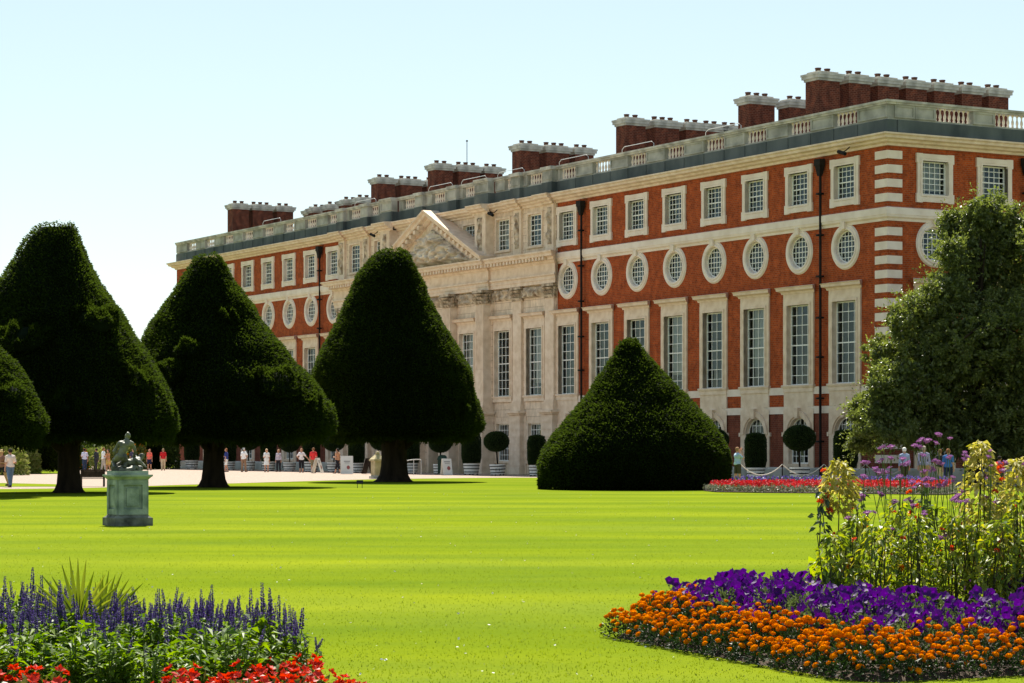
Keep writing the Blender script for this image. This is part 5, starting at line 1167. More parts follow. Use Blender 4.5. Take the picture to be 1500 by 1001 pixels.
person('visitor partly hidden behind the bronze statue', 195, 690, 1.72, 180, (0.2, 0.08, 0.03), 'short', (0.06, 0.05, 0.10), 'short', 'trousers', (0.05, 0.05, 0.08), ('down', 'down'), .1)
person('woman in a salmon top and navy shorts right of the statue', 219, 689.3, 1.66, 175, (0.35, 0.18, 0.1), 'bob', (0.80, 0.16, 0.12), 'short', 'shorts', (0.02, 0.02, 0.06), ('down', 'down'), .08, female=True)
person('man in a red shirt and khaki trousers right of the statue', 239, 689.3, 1.70, 10, (0.30, 0.2, 0.12), 'short', (0.55, 0.015, 0.02), 'short', 'trousers', (0.55, 0.44, 0.30), ('down', 'down'), .06)
person('visitor in a navy polo shirt and white shorts beside the second yew trunk', 331.5, 691.5, 1.72, 80, (0.25, 0.10, 0.04), 'short', (0.03, 0.05, 0.22), 'short', 'shorts', (0.80, 0.79, 0.76), ('down', 'bent'), .12)
person('visitor in a white shirt and brown trousers right of the second yew trunk', 357, 691.5, 1.76, -30, (0.5, 0.5, 0.5), 'short', (0.80, 0.78, 0.78), 'short', 'trousers', (0.26, 0.16, 0.10), ('down', 'hip'), .08)
person('fair haired woman in a white dress on the gravel', 390.5, 691.8, 1.68, 185, BL2, 'bob', (0.82, 0.80, 0.76), 'short', 'dress', (0.8, 0.8, 0.8), ('down', 'bent'), .06, female=True)
person('woman in a grey lilac top and black trousers next to the woman in white', 408, 691.4, 1.64, 165, (0.4, 0.25, 0.14), 'bob', (0.48, 0.42, 0.48), 'long', 'trousers', (0.02, 0.02, 0.025), ('down', 'down'), .06, female=True)
person('woman in a white top and black cropped trousers with elbows out', 441.5, 692.5, 1.72, 190, (0.25, 0.13, 0.06), 'bob', (0.82, 0.76, 0.76), 'short', 'capri', (0.015, 0.015, 0.02), ('out', 'hip'), .08, female=True)
person('visitor in a red top and olive shorts beside the woman in white and black', 459, 693, 1.76, 0, (0.2, 0.1, 0.05), 'short', (0.68, 0.04, 0.04), 'short', 'shorts', (0.22, 0.18, 0.10), ('down', 'bent'), .1)
person('dark haired woman in a tan top and black trousers striding along', 494.5, 694, 1.72, 55, SK, 'long', (0.48, 0.24, 0.13), 'none', 'capri', (0.015, 0.015, 0.02), ('bent', 'down'), .3, female=True)
pr_, arm_, hd_, k_ = person('man in pale blue polo shirt and olive shorts raising a camera', 1080, 710, 1.76, -68, (0.30, 0.16, 0.08), 'short', (0.34, 0.45, 0.57), 'short', 'shorts', (0.055, 0.05, 0.03), ('raise', 'raise'), .08, belly=0.025)
t_ = thing('camera', 'small camera held up to the eye of the man by the low yew', 'camera', (0, 0, 0)); mb = MB(); mb.box(-.055, .055, -.02, .02, -.035, .035); o = mb.build('body', 'black_paint', t_); mb = MB()
mb.T = (np.array([[1, 0, 0], [0, 0, 1], [0, 1, 0.0]]), np.zeros(3)); mb.lathe([(.028, .02), (.026, .06), (.01, .061)], 0, 0, 10); mb.T = None; mb.build('lens', 'iron', t_)
pm_ = Matrix.Rotation(R(-68), 3, 'Z') @ Vector((arm_[1][2] + arm_[-1][2]) / 2 + np.array([0, 0.05, 0.045])); t_.location = Vector(pr_.location) + pm_; t_.rotation_euler = (0, 0, R(-68))
person('white haired man in a light blue shirt and dark trousers seen from behind', 1325, 713, 1.74, 12, (0.78, 0.74, 0.66), 'short', (0.30, 0.35, 0.47), 'long', 'trousers', (0.06, 0.05, 0.025), ('down', 'down'), .14, lean=.04, belly=0.01)
person('man in a pale lilac shirt and khaki trousers seen from behind under the tree', 1353.5, 713.5, 1.80, -5, (0.45, 0.36, 0.28), 'short', (0.34, 0.32, 0.43), 'long', 'trousers', (0.42, 0.30, 0.16), ('down', 'down'), .22)
person('man in a black shirt and khaki shorts under the tree', 1377, 714, 1.66, 20, (0.2, 0.09, 0.04), 'short', (0.02, 0.02, 0.022), 'short', 'shorts', (0.46, 0.34, 0.20), ('hip', 'bent'), .22)
person('young visitor in a blue shirt and dark shorts rightmost under the tree', 1389, 715, 1.68, -20, (0.28, 0.12, 0.05), 'short', (0.05, 0.14, 0.36), 'short', 'shorts', (0.02, 0.025, 0.06), ('down', 'down'), .1)
person('visitor in a red top half hidden behind the yellow leaved plants at right', 1464, 722, 1.40, -40, SK, 'short', (0.58, 0.05, 0.03), 'short', 'trousers', (0.03, 0.03, 0.04), ('down', 'down'), .1)

# ================================================================== FAR FLOWER BED
def bed_outline(pts, k=6): return np.array(smooth_line(pts + [pts[0]], k))
def inside(poly, P):
    x, y = P[:, 0], P[:, 1]; c = np.zeros(len(P), bool); j = len(poly) - 1
    for i in range(len(poly)):
        xi, yi = poly[i]; xj, yj = poly[j]; m_ = ((yi > y) != (yj > y)) & (x < (xj - xi) * (y - yi) / (yj - yi + 1e-12) + xi); c ^= m_; j = i
    return c
def scatter(poly, n, r_):
    lo, hi = poly.min(0), poly.max(0); P = r_.uniform(lo, hi, (n * 3, 2)); P = P[inside(poly, P)]; return P[:n]
r_ = np.random.default_rng(51)
yb = lambda px, Y: (gx(px, Y), Y)
far_poly = np.array([yb(1030, 94), yb(1050, 91), yb(1120, 89.5), yb(1250, 88), yb(1330, 86.5), yb(1385, 85.5), yb(1402, 88), yb(1400, 96), yb(1385, 103), yb(1300, 106), yb(1180, 107), yb(1090, 106), yb(1050, 101)])
mb = MB(); mb.poly([(x, y, 0.03) for x, y in far_poly]); tag(mb.build('bed_soil', 'soil'), kind='structure')
def stuff(name, label, mb, mats): return tag(mb.build(name, mats), label, 'flowers', None, 'stuff')
inner = far_poly.mean(0) + (far_poly - far_poly.mean(0)) * np.array([0.955, 0.86])
P = scatter(far_poly, 30000, r_); P = P[~inside(inner, P)]; n_ = len(P); z = 0.03 + r_.random(n_) * 0.20
mb = MB(); mb.leaves(np.column_stack([P, z]), unit(n_, r_) + [0, 0, .5], r_.uniform(.07, .15, n_), r_.uniform(.05, .08, n_)); stuff('silver_edging_plants', 'grey green silvery edging plants round the far red flower bed', mb, 'far_silver')
P = scatter(inner, 26000, r_); P = P[P[:, 1] < 96]; n_ = len(P)
hgt = 0.25 + 0.05 * np.sin(P[:, 0] * 3.1) * np.sin(P[:, 1] * 2.2 + 1)
mb = MB(); mb.leaves(np.column_stack([P, hgt * r_.uniform(.15, 1, n_)]), unit(n_, r_), r_.uniform(.08, .16, n_), r_.uniform(.05, .08, n_), 1)
m_ = 9000; Q = P[r_.integers(0, n_, m_)]; hq = 0.28 + 0.06 * np.sin(Q[:, 0] * 3.1) * np.sin(Q[:, 1] * 2.2 + 1); mb.leaves(np.column_stack([Q, hq + r_.uniform(-.10, .10, m_)]), r_.normal(0, 1, (m_, 3)) + [0, -.3, .4], r_.uniform(.07, .12, m_), r_.uniform(.06, .10, m_), 0)
stuff('red_bedding_flowers', 'massed coral red flowers filling the far bed', mb, ['far_red', 'begonia_leaf'])
P = scatter(inner, 4200, r_); P = P[P[:, 1] > 97]; n_ = len(P); mb = MB(); z = r_.uniform(.1, .40, n_); mb.leaves(np.column_stack([P, z]), unit(n_, r_) + [0, 0, 1], .14, .05, 1)
q_ = z > .29; mb.leaves(np.column_stack([P[q_], z[q_] + .06]), unit(q_.sum(), r_), .13, .1, 0); stuff('violet_bedding_flowers', 'thin strip of violet flowers along the back of the far red bed', mb, ['far_blue', 'far_leaf'])

# ================================================================== NEAR BEDS: soil mounds
def mound(name, poly, h, label=None):
    c = poly.mean(0); mb = MB(); rings = [(1.0, -0.01), (0.97, 0.04), (0.85, h * .6), (0.6, h), (0.25, h * 1.1)]; n_ = len(poly)
    V = [((c + (p - c) * s)[0], (c + (p - c) * s)[1], z) for s, z in rings for p in poly]
    mb.add(V, [(i * n_ + j, i * n_ + (j + 1) % n_, (i + 1) * n_ + (j + 1) % n_, (i + 1) * n_ + j) for i in range(len(rings) - 1) for j in range(n_)]); mb.poly(V[-n_:])
    return tag(mb.build(name, 'soil', None, True), kind='structure')
right_poly = bed_outline([(0.90, 20.9), (1.38, 19.6), (1.95, 18.1), (2.47, 16.95), (3.0, 17.05), (3.8, 17.45), (5.6, 18.4), (6.2, 21.5), (5.2, 24.3), (3.2, 24.6), (1.7, 23.4)])[:-1]
mound('bed_soil', right_poly, 0.10)
left_poly = bed_outline([(-0.82, 13.2), (-0.84, 12.3), (-2.2, 11.6), (-4.5, 11.6), (-4.9, 14), (-4.4, 16.0), (-3.0, 16.4), (-1.6, 15.7), (-1.0, 14.4)])[:-1]
mound('bed_soil', left_poly, 0.16)
def rz_copies(protos, spots, group, seed):
    """put copies of prototype things on the spots; prototypes themselves take the first spots"""
    rr = random.Random(seed); trees = [treeof(p) for p in protos]; out = []
    for i, (x, y, z, s) in enumerate(spots):
        if i < len(protos): o = protos[i]; o.location = (x, y, z); o.rotation_euler = (0, 0, rr.uniform(0, 6.28)); o.scale = (s,) * 3
        else: k = rr.randrange(len(protos)); o = dup(protos[k], (x, y, z), rr.uniform(0, 6.28), s, trees[k])
        out.append(o)
    return out
def grid_spots(poly, step, seed, jit=0.35, smin=.85, smax=1.15, z=0.0, cond=None):
    rr = np.random.default_rng(seed); lo, hi = poly.min(0), poly.max(0); out = []
    for j, y in enumerate(np.arange(lo[1], hi[1], step * .87)):
        for x in np.arange(lo[0] + (j % 2) * step / 2, hi[0], step):
            p = np.array([x, y]) + rr.uniform(-jit, jit, 2) * step
            if inside(poly, p[None])[0] and (cond is None or cond(p)): out.append((p[0], p[1], z(p) if callable(z) else z, rr.uniform(smin, smax)))
    out.sort(key=lambda q: q[1]); return out
def edge_dist(poly, p):
    a = poly; b = np.roll(poly, -1, 0); ab = b - a; t = np.clip(((p - a) * ab).sum(1) / ((ab ** 2).sum(1) + 1e-9), 0, 1); return np.linalg.norm(p - a - t[:, None] * ab, axis=1).min()

# ---- marigolds
def pompom(seed, r0=0.03):
    r_ = np.random.default_rng(seed); mb = MB(); n_ = 46
    d = unit(n_, r_); d[:, 2] = np.abs(d[:, 2]) * .9 - .15; P = d * r0 * .45 * np.array([1, 1, .8]); mb.leaves(P, d + r_.normal(0, .2, (n_, 3)), r0 * r_.uniform(.45, .66, n_), r0 * .55, 0, .3)
    u_ = [(r0 * .3, -r0 * .45), (r0 * .78, -r0 * .1), (r0 * .8, r0 * .25), (r0 * .5, r0 * .55), (r0 * .05, r0 * .65)]; mb.lathe(u_, 0, 0, 9, 0)
    return mb.mesh('flower', 'marigold_flower')
pom = [pompom(s, r0) for s, r0 in ((1, .031), (2, .027), (3, .034), (4, .024))]
def marigold(seed):
    r_ = np.random.default_rng(seed); t = thing('marigold', 'bushy marigold with round orange blooms and dark ferny leaves edging the right hand bed', 'flower plant', (0, 0, 0), 0, 'orange marigolds along the right hand bed')
    mb = MB(); n_ = 190; d = unit(n_, r_); d[:, 2] = np.abs(d[:, 2]); P = d * np.array([.15, .15, .20]) * (r_.uniform(.35, 1, n_) ** .5)[:, None] + [0, 0, .01]; mb.leaves(P, d + r_.normal(0, .5, (n_, 3)), r_.uniform(.03, .065, n_), r_.uniform(.008, .022, n_), 0)
    mb.build('foliage', 'marigold_leaf', t)
    m_ = r_.integers(9, 13)
    for k in range(m_):
        a = k * 2.4 + r_.normal(0, .25); q = ((k + .6) / m_) ** .55; z = .25 - .13 * q ** 2.5 + r_.normal(0, .016)
        o = link('flower', pom[r_.integers(4)], t, (.155 * q * math.cos(a), .155 * q * math.sin(a), z), a); o.rotation_euler = (r_.normal(0, .2) , .7 * q ** 2, a); o.scale = (r_.uniform(.85, 1.15),) * 3
    return t
front = lambda p: (p[1] < 22.2) and (edge_dist(right_poly, p) < .54) and edge_dist(right_poly, p) > .12
sp = grid_spots(right_poly, .255, 5, .28, .85, 1.2, lambda p: min(.12, edge_dist(right_poly, p) * .25), front)
pf = np.array([q for q in right_poly if q[1] < 21.2]); pf = pf[np.argsort(pf[:, 0])]; sl_ = np.concatenate([[0], np.cumsum(np.linalg.norm(np.diff(pf, axis=0), axis=1))])
for tq in np.arange(0.0, sl_[-1], .19):
    ex, ey = np.interp(tq, sl_, pf[:, 0]), np.interp(tq, sl_, pf[:, 1]); sp.append((ex + rng.normal(0, .02), ey + .06 + rng.normal(0, .03), .0, rng.uniform(.8, 1.05)))
rz_copies([marigold(s) for s in range(5)], sp, None, 1); n_mar = len(sp)
# ---- petunias
def petal_disc(seed, r0=.036):
    r_ = np.random.default_rng(seed); mb = MB(); n_ = 15; V = [(0, 0, -.022)]
    for rr, z in ((.35, -.004), (1.0, .006)):
        for k in range(n_): a = 2 * math.pi * k / n_; e = 1 + (.12 * math.cos(5 * a) if rr == 1 else 0); V.append((r0 * rr * e * math.cos(a), r0 * rr * e * math.sin(a), z + (r_.normal(0, .004) if rr == 1 else 0)))
    mb.add(V, [(0, 1 + k, 1 + (k + 1) % n_) for k in range(n_)]); mb.add(V, [(1 + k, 1 + n_ + k, 1 + n_ + (k + 1) % n_, 1 + (k + 1) % n_) for k in range(n_)])
    return mb.mesh('flower', 'petunia_flower', True)
pet = [petal_disc(s, r0) for s, r0 in ((1, .036), (2, .032), (3, .039))]
def petunia(seed):
    r_ = np.random.default_rng(seed); t = thing('petunia', 'spreading petunia with deep violet trumpet flowers behind the marigolds', 'flower plant', (0, 0, 0), 0, 'violet petunias behind the marigolds')
    mb = MB(); n_ = 230; d = unit(n_, r_); d[:, 2] = np.abs(d[:, 2]); P = d * np.array([.19, .19, .27]) * (r_.uniform(.3, 1, n_) ** .5)[:, None] + [0, 0, .01]; mb.leaves(P, d + r_.normal(0, .6, (n_, 3)), r_.uniform(.02, .05, n_), r_.uniform(.012, .026, n_), 0); mb.build('foliage', 'petunia_leaf', t)
    for k in range(r_.integers(9, 14)):
        a = r_.uniform(0, 6.28); q = r_.uniform(.05, 1) ** .55; z = .31 - .16 * q ** 2.4 + r_.normal(0, .02)
        o = link('flower', pet[r_.integers(3)], t, (.19 * q * math.cos(a), .19 * q * math.sin(a), z)); o.rotation_euler = (r_.normal(0, .55), .35 + .9 * q + r_.normal(0, .3), a + r_.normal(0, .7)); o.scale = (r_.uniform(.85, 1.2),) * 3
    return t
mid = lambda p: .54 <= edge_dist(right_poly, p) < 1.75 and p[1] < 22.6 or (p[1] >= 22.2 and .15 < edge_dist(right_poly, p) < .9 and p[1] < 23.3 and p[0] < 2.4)
sp = grid_spots(right_poly, .32, 6, .3, .9, 1.2, lambda p: min(.17, edge_dist(right_poly, p) * .2), mid)
rz_copies([petunia(s) for s in range(20, 25)], sp, None, 2); n_pet = len(sp)

# ---- tall plants of the right hand bed (tops given in the photo, planted in the bed)
def at(px, Y): return gx(px, Y), Y
def stem_leaf_plant(name, label, px, Y, ztop, zbare, rad_, nleaf, leaf, lsz, stem='dark_stem', group=None, seed=1, flowers=(), nst=2, wfac=.6, spread=.04, lean=0.0, cat='plant'):
    r_ = np.random.default_rng(seed); x, y = at(px, Y); t = thing(name, label, cat, (x, y, .08), 0, group)
    mb = MB()
    for k in range(nst):
        e = np.array([r_.normal(0, spread) + lean, r_.normal(0, spread), ztop * r_.uniform(.85, 1)]); b_ = np.array([r_.normal(0, .04), r_.normal(0, .04), -.05]); m_ = (b_ + e) / 2 + [r_.normal(0, .03), r_.normal(0, .03), 0]
        mb.tube([b_, m_, e], [.009, .007, .004], 5)
    mb.build('stem', stem, t)
    z = zbare + (ztop - zbare) * r_.random(nleaf) ** .85; f = (z - zbare) / max(ztop - zbare, .01); prof = rad_ * np.clip(np.sin(np.clip(f * .9 + .12, 0, 1) * math.pi), .15, 1) ** .6
    ph = r_.uniform(0, 6.283, nleaf); q = prof * np.sqrt(r_.uniform(.05, 1, nleaf)); P = np.stack([q * np.cos(ph) + lean * z / ztop, q * np.sin(ph), z], -1)
    D = np.stack([np.cos(ph), np.sin(ph), r_.normal(-.25, .4, nleaf)], -1) + r_.normal(0, .4, (nleaf, 3))
    mb = MB(); mb.leaves(P, D, lsz * r_.uniform(.6, 1.35, nleaf), lsz * wfac * r_.uniform(.6, 1.3, nleaf), 0, .22, r_.normal(0, .5, (nleaf, 3)) + [0, 0, 1], .3); mb.build('foliage', leaf, t)
    for (mat_, cnt, sz) in flowers:
        for k in range(cnt):
            zz = zbare + (ztop - zbare) * r_.uniform(.1, 1); a = r_.uniform(0, 6.28); fm = flower_mesh(mat_, sz); o = link('flower', fm, t, (rad_ * .9 * math.cos(a) + lean * zz / ztop, rad_ * .9 * math.sin(a), zz)); o.rotation_euler = (r_.normal(0, .6), r_.normal(.6, .5), a)
    return t
_fl = {}
def flower_mesh(mat_, sz):
    if (mat_, sz) not in _fl:
        r_ = np.random.default_rng(len(_fl)); mb = MB(); n_ = 16; d = unit(n_, r_); d[:, 2] = np.abs(d[:, 2]); mb.leaves(d * sz * .15, d + r_.normal(0, .25, (n_, 3)), sz * .55, sz * .42, 0, .3); _fl[(mat_, sz)] = mb.mesh('flower', mat_)
    return _fl[(mat_, sz)]
AB = 'yellow leaved abutilons in the right hand bed'
stem_leaf_plant('abutilon', 'pale yellow variegated plant like a drooping mop, leftmost tall one of the right bed', 1229, 22.0, gz(688, 22), .98, .16, 460, 'abutilon_leaf', .068, group=AB, seed=1, nst=1, spread=.03, flowers=(('red_flower', 2, .05),))
stem_leaf_plant('abutilon', 'tallest pale yellow plant of the right bed with violet flower heads through it', 1437, 21.6, gz(660, 21.6), .42, .21, 820, 'abutilon_leaf', .066, group=AB, seed=2, nst=3, flowers=(('red_flower', 4, .05),))
stem_leaf_plant('abutilon', 'pale yellow plant cut by the right edge of the photo', 1490, 21.2, gz(684, 21.2), .40, .17, 600, 'abutilon_leaf', .066, group=AB, seed=3, nst=2, flowers=(('red_flower', 3, .05),))
stem_leaf_plant('abutilon', 'short straggly yellow leaved plant below the drooping mop', 1236, 21.7, .84, .35, .10, 46, 'abutilon_leaf', .07, group=AB, seed=4, nst=2)
stem_leaf_plant('abutilon', 'low yellow leaved plant in the middle of the right bed', 1300, 21.8, .82, .18, .22, 130, 'abutilon_leaf', .07, group=AB, seed=5, nst=4, spread=.1)
stem_leaf_plant('abutilon', 'spreading yellow leaved plant under the tallest pale one', 1408, 21.4, .95, .18, .26, 190, 'abutilon_leaf', .075, group=AB, seed=6, nst=4, spread=.1)
DH = 'dark leaved red flowered plants in the right hand bed'
stem_leaf_plant('dahlia', 'dark leaved plant with red blooms, far left of the tall plants', 1204, 21.9, gz(732, 21.9), .72, .075, 50, 'dark_leaf', .075, group=DH, seed=11, flowers=(('red_flower', 3, .06),), spread=.03)
stem_leaf_plant('dahlia', 'dark leaved plant right behind the drooping yellow mop', 1258, 22.3, gz(728, 22.3), .30, .09, 70, 'dark_leaf', .08, group=DH, seed=12, flowers=(('red_flower', 3, .06),))
stem_leaf_plant('dahlia', 'dark leaved plant with one bright red bloom on top in mid bed', 1350, 22.4, gz(722, 22.4), .30, .12, 90, 'dark_leaf', .08, group=DH, seed=13, flowers=(('red_flower', 5, .065),))
stem_leaf_plant('dahlia', 'dark leaved plant with small red blooms between the two big yellow plants', 1470, 22.2, gz(740, 22.2), .25, .12, 90, 'dark_leaf', .08, group=DH, seed=14, flowers=(('red_flower', 5, .06),))
MX = 'leafy green plants filling the right hand bed'; rr_ = random.Random(8)
names = ['in front of the drooping mop', 'with a bare stem left of centre', 'yellow tinged, left of the red bloom', 'around the thick dark stems', 'under the red bloom', 'with curled leaves in mid bed', 'leaning right, near the tallest yellow plant', 'right below the tallest yellow plant', 'by the right edge, low', 'at the right edge, tall', 'just right of the big paddle leaf', 'at the back of the bed, low', 'with reddish buds right of centre', 'at the far right behind the violet petunias']
for k, (px, Y, zt_) in enumerate([(1222, 21.2, .62), (1255, 21.5, .80), (1285, 21.0, .70), (1315, 21.4, .92), (1342, 21.0, .80), (1372, 21.5, .86), (1398, 21.0, .78), (1432, 20.9, .72), (1465, 20.7, .76), (1495, 20.9, .95), (1238, 22.0, .52), (1330, 22.4, .66), (1452, 21.8, .98), (1515, 20.6, .7)]):
    stem_leaf_plant('leafy_plant', 'leafy green plant ' + names[k], px, Y, zt_ + .2, .08, .25, 340, 'mixed_leaf', .07, group=MX, seed=30 + k, nst=5, spread=.09, flowers=(('red_flower', 2, .045), ('marigold_flower', rr_.randrange(3), .05)))
# paddle leaf (canna) at the left of the tall planting
x, y = at(1213, 21.6); t = thing('canna', 'broad yellow green paddle leaf plant at the left end of the tall planting', 'plant', (x, y, .08))
def paddle(mb, base, tip, wd_, bend, n_=9):
    base, tip = np.array(base, float), np.array(tip, float); ax = tip - base; s_ = np.cross(ax, [0.2, 1, 0.1]); s_ /= np.linalg.norm(s_); nr = np.cross(s_, ax / np.linalg.norm(ax)); V = []
    for i in range(n_):
        t_ = i / (n_ - 1); w_ = wd_ * (math.sin(math.pi * min(1, t_ * .93 + .07)) ** .75) * (0.25 + .75 * min(1, t_ * 2.2)); c = base + ax * t_ + nr * bend * math.sin(t_ * 2.4)
        V += [c - s_ * w_ + nr * .25 * w_, c, c + s_ * w_ + nr * .25 * w_]
    mb.add(V, [(3 * i + j, 3 * i + j + 1, 3 * i + j + 4, 3 * i + j + 3) for i in range(n_ - 1) for j in (0, 1)])
for b_, e, wd_, mt in (((.02, -.08, .22), (-.19, -.08, .60), .075, 'canna_leaf'), ((.02, .05, .2), (-.08, .1, .62), .05, 'canna_leaf'), ((.03, 0, .2), (.08, -.02, .60), .06, 'dark_leaf'), ((.02, -.12, .2), (-.06, -.14, .50), .045, 'dark_leaf')):
    mb = MB(); paddle(mb, b_, e, wd_, .05); mb.tube([(0, 0, -.05), b_], .012, 5); mb.build('leaf', mt, t, True)
# verbena: wiry stems with flat violet heads
vh = MB(); r_ = np.random.default_rng(61); n_ = 40; a = r_.uniform(0, 6.28, n_); q = np.sqrt(r_.random(n_)) * .032; vh.leaves(np.stack([q * np.cos(a), q * np.sin(a), .018 - q * .45], -1), np.stack([np.cos(a) * q * 20, np.sin(a) * q * 20, np.full(n_, .7)], -1), .016, .014, 0); vh.lathe([(.004, -.02), (.02, 0), (.026, .004), (.012, .012)], 0, 0, 8, 0); vh_m = vh.mesh('flower_head', 'verbena_flower')
def verbena(label, px, Y, heads, seed):
    r_ = np.random.default_rng(seed); x, y = at(px, Y); t = thing('verbena', label, 'flower plant', (x, y, .08), 0, 'tall wiry verbenas with violet heads'); mb = MB()
    hub = np.array([0, 0, .45 + .25 * r_.random()]); mb.tube([(0, 0, -.05), (r_.normal(0, .02), r_.normal(0, .02), hub[2] / 2), hub], [.006, .005, .004], 5)
    for (hx, hy) in heads:
        e = np.array([gx(hx, Y) - x, r_.normal(0, .12), gz(hy, Y) - .08]); s_ = hub * r_.uniform(.75, 1); m_ = s_ + (e - s_) * .55 + [0, 0, -.03]; mb.tube([s_, m_, e], [.004, .0035, .003], 5)
        for q in range(r_.integers(1, 4)):
            d = np.array([r_.normal(0, .035), r_.normal(0, .03), r_.normal(-.01, .018)]) * (q > 0); o = link('flower_head', vh_m, t, e + d); o.scale = (r_.uniform(.55, 1.0),) * 3; o.rotation_euler = (r_.normal(0, .25), r_.normal(0, .25), r_.uniform(0, 6))
            if q: mb.tube([m_ + (e - m_) * .5, e + d - [0, 0, .015]], .0025, 4)
    mb.build('stem', 'stem', t)
    n2 = 24; z = r_.uniform(.0, .5, n2); a = r_.uniform(0, 6.28, n2); lb = MB(); lb.leaves(np.stack([.0 * z, .0 * z, z], -1), np.stack([np.cos(a), np.sin(a), .4 + 0 * a], -1), r_.uniform(.05, .11, n2), .018, 0); lb.build('foliage', 'mixed_leaf', t)
V_ = [('verbena whose topmost heads stand before the notice of pale quoins', 1300, 22.0, [(1296, 655), (1291, 674), (1277, 679), (1300, 672)]),
 ('verbena with heads before the white haired man', 1310, 22.3, [(1306, 686), (1282, 688), (1298, 691), (1320, 673), (1328, 680)]),
 ('tallest verbena reaching up between the two men and the blue shirt', 1368, 22.1, [(1374, 639), (1370, 650), (1352, 643), (1393, 643), (1346, 656)]),
 ('verbena with heads before the man in the lilac shirt', 1345, 21.9, [(1348, 668), (1356, 692), (1366, 686), (1338, 708)]),
 ('verbena leaning left of the tallest yellow plant', 1392, 21.8, [(1391, 671), (1376, 678), (1398, 700), (1402, 720), (1384, 707)]),
 ('verbena mingled with the left side of the tallest yellow plant', 1413, 21.3, [(1413, 664), (1412, 674), (1416, 668), (1404, 727), (1390, 733)]),
 ('verbena mingled with the right side of the tallest yellow plant', 1450, 21.3, [(1450, 661), (1453, 683), (1447, 670), (1459, 697), (1452, 730)]),
 ('verbena between the two big yellow plants', 1468, 21.5, [(1481, 679), (1468, 690), (1461, 726), (1475, 735), (1482, 700)]),
 ('verbena at the very right edge', 1500, 21.3, [(1497, 680), (1492, 700), (1505, 690), (1478, 738)]),
 ('low verbena right of the drooping mop', 1262, 22.1, [(1262, 699), (1250, 720), (1264, 727), (1296, 725)]),
 ('low verbena in front of the red bed, left of centre', 1318, 22.0, [(1318, 700), (1328, 734), (1332, 741), (1310, 735), (1324, 698)]),
 ('low verbena with heads in front of the red bed, right of centre', 1358, 21.7, [(1351, 704), (1362, 702), (1352, 712), (1367, 704), (1378, 712)]),
 ('verbena with a head low beside the paddle leaf', 1250, 21.4, [(1243, 760), (1268, 752), (1304, 775)]),
 ('verbena in mid bed with low heads', 1385, 20.9, [(1390, 730), (1386, 786), (1352, 750), (1420, 737)])]
for k, v in enumerate(V_): verbena(*v, 100 + k)

# ---- LEFT BED: salvias, begonias, fan palm
def spike_mesh(seed, L=.24):
    r_ = np.random.default_rng(seed); mb = MB(); mb.tube([(0, 0, 0), (.004, .003, L * .5), (0.006, 0, L + .05)], [.004, .0035, .0015], 4, 1); nw = 17
    for k in range(nw):
        z = .05 + L * k / nw; rr = .017 * (1 - .72 * (k / nw) ** 1.6); m_ = 8 if k < nw * .7 else 6; a = r_.uniform(0, 6.283, m_); fl = 0
        mb.leaves(np.stack([.003 * np.cos(a), .003 * np.sin(a), z + r_.normal(0, .005, m_)], -1), np.stack([np.cos(a), np.sin(a), .35 + r_.normal(0, .2, m_)], -1), rr * r_.uniform(.8, 1.3, m_), .011, 0, .4)
    return mb.mesh('flower_spike', ['salvia_flower', 'stem'])
spk = [spike_mesh(s, L) for s, L in ((1, .15), (2, .18), (3, .13), (4, .16))]
def salvia(seed, nsp):
    r_ = np.random.default_rng(seed); t = thing('salvia', 'leafy salvia with upright violet blue spikes in the left hand bed', 'flower plant', (0, 0, 0), 0, 'violet blue salvias in the left hand bed')
    mb = MB()
    for k in range(9):
        a = r_.uniform(0, 6.28); q = r_.uniform(.02, .14); h_ = .52 - 1.0 * q + r_.normal(0, .03); e = np.array([q * math.cos(a) * 1.2, q * math.sin(a) * 1.2, h_]); mb.tube([(0, 0, 0), e * [.7, .7, .5], e], [.006, .005, .003], 4, 1)
        m_ = 22; tt = r_.uniform(.15, 1.05, m_); P = e * np.stack([.4 + .6 * tt, .4 + .6 * tt, tt], -1); b_ = r_.uniform(0, 6.28, m_); mb.leaves(P, np.stack([np.cos(b_), np.sin(b_), r_.normal(.25, .35, m_)], -1), r_.uniform(.07, .13, m_), r_.uniform(.026, .044, m_), 0, .25, np.tile([0, 0, 1.0], (m_, 1)) + r_.normal(0, .3, (m_, 3)), .35)
        if k < nsp: o = link('flower_spike', spk[r_.integers(4)], t, e * [1, 1, .95]); o.rotation_euler = (r_.normal(0, .16), r_.normal(0, .16), r_.uniform(0, 6)); o.scale = (r_.uniform(.65, 1.1),) * 3
    mb.build('foliage', ['salvia_leaf', 'stem'], t); return t
tall_back = lambda p: p[1] > 13.75 and edge_dist(left_poly, p) > .12 and p[0] < -1.22 - .0 * p[1]
lowf = lambda p: 12.9 < p[1] <= 13.75 and edge_dist(left_poly, p) > .22 and p[0] < -1.3
zl = lambda p: min(.17, edge_dist(left_poly, p) * .3)
sp = grid_spots(left_poly, .25, 9, .3, .78, .95, zl, tall_back); rz_copies([salvia(s, n_) for s, n_ in ((1, 6), (2, 5), (3, 5), (4, 6))], sp, None, 3); n_sal = len(sp)
sp = grid_spots(left_poly, .30, 10, .3, .72, 1.0, zl, lowf); rz_copies([salvia(s, n_) for s, n_ in ((5, 1), (6, 0), (7, 2))], sp, None, 4)
